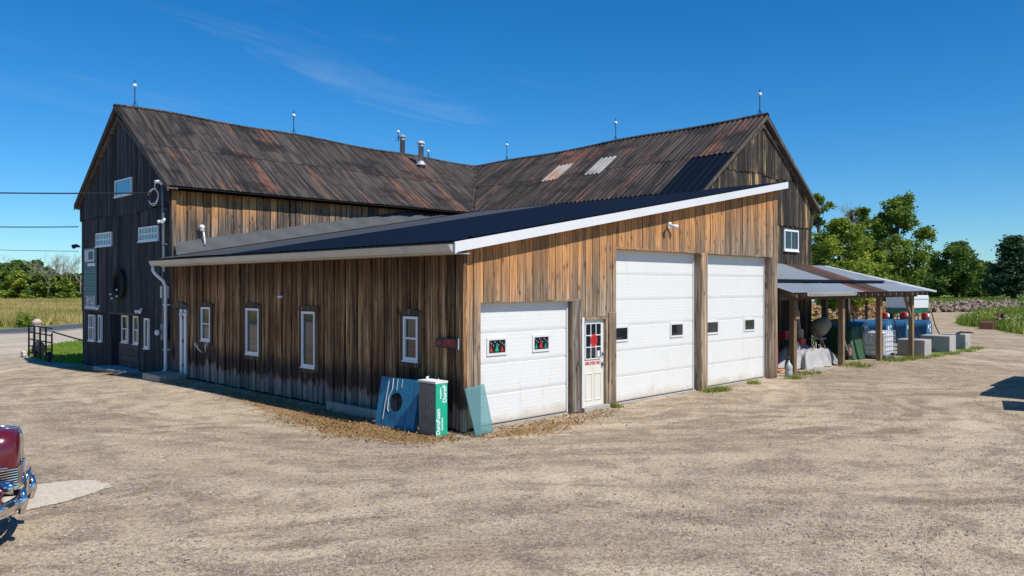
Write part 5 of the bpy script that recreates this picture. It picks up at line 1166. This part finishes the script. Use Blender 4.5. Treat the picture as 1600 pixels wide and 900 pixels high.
for s in (-1, 1):
    fend = loft([sect(-1.5, .30, .35, .62), sect(-1.25, .40, .34, .80), sect(-.85, .44, .36, .92), sect(-.5, .42, .40, .88), sect(-.28, .36, .44, .76), sect(-.17, .2, .5, .66)], 'front_fender', M_maroon)
    me_ = fend.data
    for v in me_.vertices: v.co.x += s * .62
    MB().lathe([(.02, -.36), (.09, -.30), (.115, -.12), (.12, -.08), (.11, -.06)], (s * .56, -.50, .93), 20, 'y').build('headlight', M_chrome, car, True); MB().lathe([(.105, -.062), (.07, -.03), (.02, -.02)], (s * .56, -.50, .93), 20, 'y').build('headlight_lens', M_glass, car, True)
    MB().lathe([(.02, -.16), (.06, -.12), (.075, -.02), (.07, .0)], (s * .40, -.10, .64), 16, 'y').build('fog_light', M_chrome, car, True)
    MB().lathe([(.2, -.09), (.33, -.09), (.35, 0), (.33, .09), (.2, .09)], (s * .66, -.85, .35), 26, 'x').build('wheel', M_black, car, True); MB().lathe([(.05, -.1), (.19, -.08), (.2, .08), (.05, .1)], (s * .66, -.85, .35), 22, 'x').build('rim', M_chrome, car, True)
    MB().lathe([(.2, -.09), (.33, -.09), (.35, 0), (.33, .09), (.2, .09)], (s * .66, -3.6, .35), 26, 'x').build('wheel', M_black, car, True)
    MB().box(s * .3 - .03, s * .3 + .03, -.3, -.08, .40, .46).build('bumper_arm', M_iron, car)
    # overrider with rectangular guard loop
    MB().tube([(s * .34, -.035, .34), (s * .34, -.01, .47), (s * .34, -.025, .60)], [.03, .045, .03], 8).build('overrider', M_chrome, car, True)
MB().tube([(-.34, -.03, .56), (-.34, -.035, .68), (-.26, -.03, .70), (-.1, -.025, .70), (-.02, -.025, .68), (-.02, -.03, .50)], .02, 8).build('guard_loop', M_chrome, car, True)
bp = []
for k in range(17):
    u = k / 8 - 1; bp.append((u * .80, -.06 - .20 * abs(u) ** 3.0, .45))
m = MB()
prf = [(-.012, -.085), (.022, -.06), (.035, 0), (.022, .06), (-.012, .085), (-.02, 0)]
for (x_, y_, z_) in bp:
    for a, b in prf: m.v.append((x_, y_ + a, z_ + b))
n6 = len(prf); m.f = [(i * n6 + k, (i + 1) * n6 + k, (i + 1) * n6 + (k + 1) % n6, i * n6 + (k + 1) % n6) for i in range(16) for k in range(n6)] + [tuple(range(n6)), tuple(range(16 * n6 + n6 - 1, 16 * n6 - 1, -1))]
m.build('bumper', M_chrome, car, True)
loft([sect(-4.6, 1.2, .4, .9), sect(-4.2, 1.35, .38, 1.15), sect(-3.6, 1.45, .36, 1.62), sect(-2.6, 1.46, .36, 1.66), sect(-2.2, 1.42, .36, 1.58), sect(-1.78, 1.3, .38, 1.22), sect(-1.7, 1.2, .4, 1.1)], 'cab', M_maroon)
for s in (-1, 1): MB().box(s * .725 - .01, s * .725 + .01, -3.4, -2.2, 1.12, 1.48).build('side_window', M_glass, car)

# ------------------------------------------------------------------ vegetation
def quads_obj(name, P, T, mat, parent=None, kind=None, nv=4):
    """P: (n, nv, 3) corner array, T: tone per face"""
    n = len(P); me = bpy.data.meshes.new(name); me.vertices.add(n * nv); me.vertices.foreach_set('co', P.reshape(-1).astype(np.float32))
    me.loops.add(n * nv); me.loops.foreach_set('vertex_index', np.arange(n * nv, dtype=np.int32)); me.polygons.add(n)
    me.polygons.foreach_set('loop_start', np.arange(0, n * nv, nv, dtype=np.int32))
    a = me.attributes.new('tone', 'FLOAT', 'POINT'); a.data.foreach_set('value', np.repeat(T, nv).astype(np.float32))
    me.materials.append(mat); me.update(); me.validate(); o = link(name, me, parent)
    if kind: o['kind'] = kind
    return o
def leaf_cloud(C, spread, per, size, g, flat=.75):
    n = len(C); K = n * per
    ctr = np.repeat(C, per, 0) + g.normal(0, 1, (K, 3)) * np.repeat(spread, per)[:, None] * np.array([1, 1, flat])
    tone = np.clip(np.repeat(g.random(n), per) * .75 + g.random(K) * .35, 0, 1)
    a = g.normal(0, 1, (K, 3)); a /= np.linalg.norm(a, axis=1)[:, None]; b = g.normal(0, 1, (K, 3)); b -= (b * a).sum(1)[:, None] * a; b /= np.linalg.norm(b, axis=1)[:, None]
    a[:, 2] *= .6
    s = size * g.uniform(.6, 1.3, K)[:, None]; a *= s; b *= s * .62
    return np.stack([ctr - a, ctr + b * .9, ctr + a, ctr - b * .9], 1), tone
def limb_tree(m, base, top, r0, lobes, g, n=10):
    b = Vector(base); t = Vector(top); mid = b.lerp(t, .5) + Vector((g.normal(0, .15), g.normal(0, .15), 0))
    m.tube([b, b.lerp(mid, .5), mid, t], [r0 * 1.25, r0 * .9, r0 * .7, r0 * .25], 8)
    for c in lobes:
        c = Vector(c); f = min(.85, max(.2, g.uniform(.25, .7))); s = b.lerp(t, f); q = s.lerp(c, .5) + Vector((0, 0, -.2)); rr = r0 * .5 * (1 - f * .6)
        m.tube([s, q, c], [rr, rr * .6, rr * .2], 6)
        for _ in range(3): e = c + Vector(g.normal(0, 1.0, 3)); m.tube([q.lerp(c, .5), e], [rr * .35, rr * .08], 5)
def broadleaf(base, h, w, mat, label, group, seed, nlobe=14, nclump=240, per=34, size=.2, low=.18, trunk=.2, lean=(0, 0)):
    g = np.random.default_rng(seed); t = thing('broadleaf_tree', label, 'tree', base, group); B = np.array(base)
    cen = []; rad = []
    for k in range(nlobe):
        f = low + (1 - low) * ((k + .5) / nlobe); prof = math.sin(math.pi * min(1, max(.06, (f - low * .6) / (1 - low * .6))) ** .8) ** .7
        a = k * 2.4 + g.uniform(-.5, .5); r = w / 2 * prof * g.uniform(.35, .85)
        cen.append(B + np.array([r * math.cos(a) + lean[0] * f, r * math.sin(a) + lean[1] * f, h * f * .93])); rad.append(w * g.uniform(.115, .19) * (.55 + .45 * prof))
    cen = np.array(cen); rad = np.array(rad); m = MB(); limb_tree(m, base, (base[0] + lean[0], base[1] + lean[1], base[2] + h * .9), trunk, cen, g); m.build('trunk', M_bark, t, True)
    idx = g.integers(0, nlobe, nclump); d = g.normal(0, 1, (nclump, 3)); d /= np.linalg.norm(d, axis=1)[:, None]
    C = cen[idx] + d * (rad[idx] * g.uniform(.55, 1.15, nclump))[:, None] * np.array([1, 1, .75])
    P, T = leaf_cloud(C, rad[idx] * .22, per, size, g); quads_obj('crown', P, T, mat, t); return t
def conifer(base, h, w, label, group, seed, n=26, per=26, size=.26, mat=None):
    g = np.random.default_rng(seed); t = thing('pine_tree', label, 'tree', base, group); m = MB(); B = Vector(base)
    m.tube([B, B + Vector((0, 0, h * .5)), B + Vector((0, 0, h))], [w * .05, w * .03, .02], 7); C = []
    for k in range(n):
        f = .12 + .86 * k / n; L = w / 2 * (1 - f) ** .75 * g.uniform(.7, 1.1) + .2
        for j in range(6):
            a = g.uniform(0, 6.28); e = B + Vector((L * math.cos(a), L * math.sin(a), h * f + L * .12)); s = B + Vector((0, 0, h * f - .1))
            if j < 4: m.tube([s, e], [.04, .01], 4)
            for q in (.35, .6, .8, 1.): C.append(tuple(s.lerp(e, q)))
    m.build('trunk', M_bark, t); C = np.array(C); P, T = leaf_cloud(C, np.full(len(C), w * .05), per // 2, size, g, .45); quads_obj('crown', P, T, mat or L_pine, t); return t
def dead_tree(base, h, label, group, seed):
    g = random.Random(seed); t = thing('dead_tree', label, 'tree', base, group); m = MB()
    def br(p, d, L, r, lev):
        e = p + d * L; m.tube([p, p.lerp(e, .5) + Vector((g.gauss(0, .04), g.gauss(0, .04), 0)) * L, e], [r, r * .75, r * .5], 5 if lev < 2 else 4, False)
        if lev >= 4: return
        for k in range(4 if lev < 3 else 3):
            q = p.lerp(e, g.uniform(.35, 1)); dd = (d + Vector((g.gauss(0, .5), g.gauss(0, .5), g.gauss(.12, .25)))).normalized(); br(q, dd, L * g.uniform(.45, .7), r * .55, lev + 1)
    br(Vector(base), Vector((g.gauss(0, .05), g.gauss(0, .05), 1)).normalized(), h * .5, h * .009, 0)
    m.build('branches', M_deadwood, t); return t
def shrub(base, h, w, mat, label, group, seed, n=60, per=30, size=.12, name='shrub', cat='shrub'):
    g = np.random.default_rng(seed); t = thing(name, label, cat, base, group); d = g.normal(0, 1, (n, 3)); d /= np.linalg.norm(d, axis=1)[:, None]; d[:, 2] = abs(d[:, 2])
    C = np.array(base) + d * g.uniform(.4, 1, n)[:, None] * np.array([w / 2, w / 2, h]); P, T = leaf_cloud(C, np.full(n, w * .09), per, size, g); quads_obj('foliage', P, T, mat, t)
    m = MB()
    for k in range(6): m.tube([base, tuple(C[k])], [.04, .012], 5)
    m.build('stem', M_bark, t); return t

_a = R(HEAD); FW = np.array([math.cos(_a), math.sin(_a)]); RT = np.array([math.sin(_a), -math.cos(_a)])
def at(px, depth, z=-.15):
    p = np.array(CAM[:2]) + FW * depth + RT * ((px - 800) / 1232 * depth); return (float(p[0]), float(p[1]), z)
# right: big trees behind the barn
GR = 'trees beyond the carport'
broadleaf(at(1312, 70), 9.2, 7.2, L_light, 'yellow green tree just behind the barn wing, lighter than its neighbours', GR, 1, 18, 430, 40, .17, .12)
broadleaf(at(1345, 78), 8.0, 6.0, L_light, 'low yellow green tree above the carport roof edge', GR, 2, 14, 300, 38, .18, .1)
broadleaf(at(1388, 84), 13.0, 8.4, L_mid, 'tallest broad green tree to the right of the barn wing', GR, 3, 24, 620, 40, .18, .10, .28, (.3, -1.0))
broadleaf(at(1278, 92), 14.6, 6.0, L_mid, 'thin green tree rising beside the barn wing roof edge', GR, 4, 12, 170, 36, .2, .25)
broadleaf(at(1345, 95), 13.2, 6.5, L_mid, 'green tree standing between the two tallest crowns', GR, 5, 16, 300, 36, .2, .2)
dead_tree(at(1318, 90), 13.8, 'bare grey branches poking above the trees beside the barn wing', GR, 5)
broadleaf(at(1494, 165), 12.3, 13.5, L_dark, 'round dark tree standing alone in the meadow', GR, 6, 20, 430, 36, .30, .16, .42)
broadleaf(at(1530, 172), 8.5, 9.5, L_mid, 'smaller green tree right of the round dark tree', GR, 7, 14, 320, 32, .34, .08, .3)
conifer(at(1584, 150), 12.7, 11.5, 'dark pine tree at the right edge of the view', GR, 8, 26, 40, .34)
broadleaf(at(1452, 215), 9.5, 12, L_dark, 'distant dark tree left of the round meadow tree', GR, 9, 14, 330, 30, .42, .06)
for k, (p_, d_, h_, w_, mm, lb) in enumerate(((1400, 240, 8, 13, L_mid, 'distant tree just above the right end of the carport roof'), (1425, 230, 8, 13, L_mid, 'distant low tree between the tallest green tree and the round dark tree'), (1470, 260, 8.5, 14, L_dark, 'distant tree peeping out behind the round dark tree'), (1548, 230, 9.5, 17, L_dark, 'distant tree filling the gap left of the dark pine'), (1440, 200, 7.5, 12, L_dark, 'distant dark tree right behind the carport roof tip'), (1620, 230, 11, 14, L_dark, 'distant tree cut by the right edge behind the pine'))):
    broadleaf(at(p_, d_), h_, w_, mm, lb, 'far trees behind the meadow', 30 + k, 10, 200, 26, .5, .04)
# trees west of the yard: they show as green reflections in the office windows
for k, (x_, y_, h_) in enumerate(((-34, 16, 9), (-38, 24, 10), (-36, 33, 9), (-40, 44, 11), (-33, 7, 8))):
    broadleaf((x_, y_, -.1), h_, 8, L_mid, 'green tree west of the yard out of view, number %s from the road side' % ('four', 'three', 'two', 'one', 'five')[k], 'trees west of the yard', 140 + k, 12, 160, 26, .3, .05)
# left: tree line beyond the field
GL = 'green trees across the road'; GD = 'bare trees across the road'
ORD = ['leftmost', 'second', 'third', 'fourth', 'fifth', 'sixth', 'seventh', 'eighth', 'ninth', 'tenth', 'eleventh', 'twelfth']
def nth(k): return 'leftmost' if k == 0 else ORD[k] + ' from the left'
for k, (p_, d_, h_, w_, mm) in enumerate(((2, 158, 6.6, 9, L_dark), (14, 172, 8.2, 9, L_mid), (40, 170, 8.2, 9, L_dark), (52, 160, 6.4, 8, L_mid), (66, 157, 5.8, 8, L_dark), (80, 165, 6.5, 8, L_mid), (92, 158, 5.6, 8, L_mid), (106, 163, 5.8, 8, L_dark), (120, 160, 5.6, 8, L_mid))):
    broadleaf(at(p_, d_, -.3), h_, w_, mm, 'green tree across the road, %s in the front row' % nth(k), GL, 60 + k, 12, 200, 26, .36, .03, .15)
broadleaf(at(28, 156, -.3), 6.2, 8, L_light, 'yellow green bush in front of the dark trees across the road', None, 75, 12, 200, 26, .36, .03, .15)
for k, (p_, d_, h_, w_) in enumerate(((-5, 205, 9.5, 12), (25, 200, 10, 12), (55, 210, 10.5, 12))):
    broadleaf(at(p_, d_, -.3), h_, w_, L_dark, 'dark tree rising in the rear row across the road, %s' % nth(k), GL, 80 + k, 12, 200, 26, .42, .03, .15)
for j, (p_, d_, h_) in enumerate(((8, 163, 10), (58, 158, 9.6), (66, 162, 11), (74, 156, 9.6), (83, 160, 11), (92, 158, 10.4), (101, 162, 11.2), (110, 158, 10.6), (118, 160, 11.4), (127, 158, 10.5))):
    dead_tree(at(p_, d_, -.3), h_, 'bare grey dead tree across the road, %s' % nth(j), GD, 100 + j)
shrub(at(41, 57.5, -.25), 1.35, 1.5, L_mid, 'single bush at the roadside in front of the tan field', None, 5, 60, 30, .08)
# tall grass of the field, meadow grass with flowers, lawn, weeds
def blades(name, px0, px1, d0, d1, n, h, w, mat, z, seed, label, cat, reject=None, clumpy=.0):
    g = np.random.default_rng(seed); d = (d0 ** .6 + (d1 ** .6 - d0 ** .6) * g.random(n)) ** (1 / .6); px = g.uniform(px0, px1, n); lat = (px - 800) / 1232 * d
    xy = np.array(CAM[:2]) + FW * d[:, None] + RT * lat[:, None]
    if reject is not None: k = reject(xy); xy = xy[k]; d = d[k]
    n = len(xy); zz_ = np.array([zg(a, b) for a, b in xy]) if z is None else np.full(n, z); b0 = np.column_stack([xy, zz_])
    a = g.uniform(0, 6.283, n); hh = h * g.uniform(.5, 1.2, n); ww = w * g.uniform(.6, 1.4, n) * (1 + d / 120); side = np.column_stack([np.cos(a), np.sin(a), np.zeros(n)]) * ww[:, None] / 2
    lean = np.column_stack([g.normal(0, .25, n) * hh, g.normal(0, .25, n) * hh, hh])
    patch = .5 + .5 * np.sin(xy[:, 0] * .31 + 1.3 * np.sin(xy[:, 1] * .13)) * np.cos(xy[:, 1] * .17)
    T = np.clip(.6 * patch + .55 * g.random(n) - .08, 0, 1)
    o = quads_obj(name, np.stack([b0 - side, b0 + side, b0 + lean], 1), T, mat, None, 'stuff', 3); o['label'] = label; o['category'] = cat; return xy, b0 + lean
def north(xy): return xy[:, 1] > 54.2
blades('field_grass', -40, 145, 58, 160, 30000, .75, .10, L_field, -.25, 1, 'tall tan and green grass filling the field across the road', 'grass', north)
def meadow(xy): s = poly_sdf(xy, GRASS[1]); return (s > .25) & (xy[:, 1] < 46)
_, tips = blades('meadow_grass', 1430, 1680, 48, 175, 60000, .7, .07, L_meadow, -.15, 2, 'lush green meadow grass right of the gravel lane', 'grass', meadow)
g = np.random.default_rng(5); sel = (g.random(len(tips)) < .03) & (np.hypot(tips[:, 0] + 10, tips[:, 1] + 11) < 95); tp_ = tips[sel]; s_ = .022 + .0004 * np.linalg.norm(tp_[:, :2], axis=1); n_ = len(tp_)
dv = np.column_stack([np.full(n_, .7), np.full(n_, -.7), np.zeros(n_)]) * s_[:, None]; uv = np.column_stack([np.zeros((n_, 2)), s_])
fo = quads_obj('meadow_flowers', np.stack([tp_ - dv - uv, tp_ + dv - uv, tp_ + dv + uv, tp_ - dv + uv], 1), np.where(g.random(n_) < .6, .2, 1.), L_flower, None, 'stuff'); fo['label'] = 'yellow and white flowers scattered over the meadow'; fo['category'] = 'flowers'
def lawn(xy): return poly_sdf(xy, GRASS[0]) > .05
blades('lawn_grass', 30, 300, 30, 52, 26000, .13, .035, L_lawn, None, 3, 'short green grass between the gate and the barn', 'grass', lawn)
def behind(xy): return poly_sdf(xy, GRASS[2]) > .1
blades('rough_grass', 1270, 1440, 38, 90, 16000, .45, .05, L_meadow, -.15, 4, 'rough green grass behind the carport', 'grass', behind)
g = np.random.default_rng(9); BL = []; BT = []
def tufts(spots, per, h, spread):
    for (x_, y_, k_) in spots:
        n_ = int(per * k_); xy = np.array([x_, y_]) + g.normal(0, 1, (n_, 2)) * np.array([spread * k_, spread * .45]); a = g.uniform(0, 6.283, n_); hh = h * g.uniform(.4, 1.2, n_)
        b0 = np.column_stack([xy, [zg(p, q) for p, q in xy]]); sd_ = np.column_stack([np.cos(a), np.sin(a), np.zeros(n_)]) * .014
        BL.append(np.stack([b0 - sd_, b0 + sd_, b0 + np.column_stack([g.normal(0, .35, n_) * hh, g.normal(0, .35, n_) * hh, hh])], 1)); BT.append(np.clip(g.normal(.5, .3, n_), 0, 1))
tufts([(8.65, -.28, 1), (8.95, -.35, .6), (10.9, -.25, .5), (4.6, -.12, .3), (12.9, -.5, .6)], 260, .13, .22)
tufts([(14.4, -.25, 1), (18.3, -.1, 1.2), (18.0, -.6, .8), (21.7, -.3, 1.3), (22.6, -.4, 1.5), (23.6, -.3, 1.5), (24.6, -.5, .9), (25.9, -.6, .7), (27.6, -.7, .9), (29.6, -.8, .7), (31.6, -.7, 1.2)], 170, .14, .36)
o = quads_obj('weeds', np.concatenate(BL), np.concatenate(BT), L_meadow, None, 'stuff', 3); o['label'] = 'green weeds along the door sills and carport posts'; o['category'] = 'weeds'
# dry leaves along the walls
g = np.random.default_rng(12); n_ = 30000; xy = np.column_stack([g.uniform(-2.3, 5, n_), g.uniform(-1.5, 13, n_)]); s0 = np.maximum(poly_sdf(xy, LITTER[0]), -9)
keep = (s0 > g.normal(.06, .16, n_)) & ~((xy[:, 0] > -.02) & (xy[:, 1] > -.02)) & (g.random(n_) < np.where(xy[:, 1] > 4.5, .18, 1)); xy = xy[keep]; n_ = len(xy)
c_ = np.column_stack([xy, g.uniform(.008, .05, n_)]); a = g.normal(0, 1, (n_, 3)); a[:, 2] *= .5; a /= np.linalg.norm(a, axis=1)[:, None]; b = g.normal(0, 1, (n_, 3)); b[:, 2] *= .5; b -= (b * a).sum(1)[:, None] * a; b /= np.linalg.norm(b, axis=1)[:, None]
s_ = g.uniform(.012, .034, n_)[:, None]; o = quads_obj('leaf_litter', np.stack([c_ - a * s_, c_ + b * s_ * .6, c_ + a * s_, c_ - b * s_ * .6], 1), np.clip(g.normal(.5, .28, n_), 0, 1), L_dryleaf, None, 'stuff'); o['label'] = 'brown dry leaves drifted along the foot of the walls'; o['category'] = 'leaves'
# loose gravel stones in the yard
g = np.random.default_rng(21); n_ = 90000; d = 5 + 24 * g.random(n_) ** 1.5; px = g.uniform(-60, 1660, n_); xy = np.array(CAM[:2]) + FW * d[:, None] + RT * ((px - 800) / 1232 * d)[:, None]
keep = ~((xy[:, 0] > -.1) & (xy[:, 1] > -.05)); dens = np.sin(xy[:, 0] * 1.3 + np.sin(xy[:, 1] * .9)) * np.sin(xy[:, 1] * 1.1 + xy[:, 0] * .4); keep &= g.random(n_) < .45 + .5 * dens
xy = xy[keep]; n_ = len(xy); r_ = .007 + .015 * g.random(n_) ** 4; zz_ = np.array([zg(p, q) for p, q in xy])
oct_ = np.array([(1, 0, 0), (0, 1, 0), (-1, 0, 0), (0, -1, 0), (0, 0, .75), (0, 0, -.5)]); tri = np.array([(0, 1, 4), (1, 2, 4), (2, 3, 4), (3, 0, 4)])
ang = g.uniform(0, 6.28, n_); ca_, sa_ = np.cos(ang), np.sin(ang); sc_ = g.uniform(.6, 1.35, (n_, 3)); vv = oct_[None] * sc_[:, None, :] * r_[:, None, None]
vv = np.stack([vv[..., 0] * ca_[:, None] - vv[..., 1] * sa_[:, None], vv[..., 0] * sa_[:, None] + vv[..., 1] * ca_[:, None], vv[..., 2]], -1) + np.column_stack([xy, zz_ + .004])[:, None, :]
def stonemat():
    t = NT('loose_stones'); a = t.n('ShaderNodeAttribute', attribute_name='tone').outputs['Fac']; t.set(Base_Color=t.mix(a, (.13, .11, .10), (.52, .47, .40)), Roughness=.9); return t.m
o = quads_obj('loose_gravel', vv[:, tri].reshape(-1, 3, 3), np.repeat(np.clip(g.normal(.45, .28, n_), 0, 1), 4), stonemat(), None, 'stuff', 3); o['label'] = 'loose gravel stones strewn over the yard'; o['category'] = 'gravel'
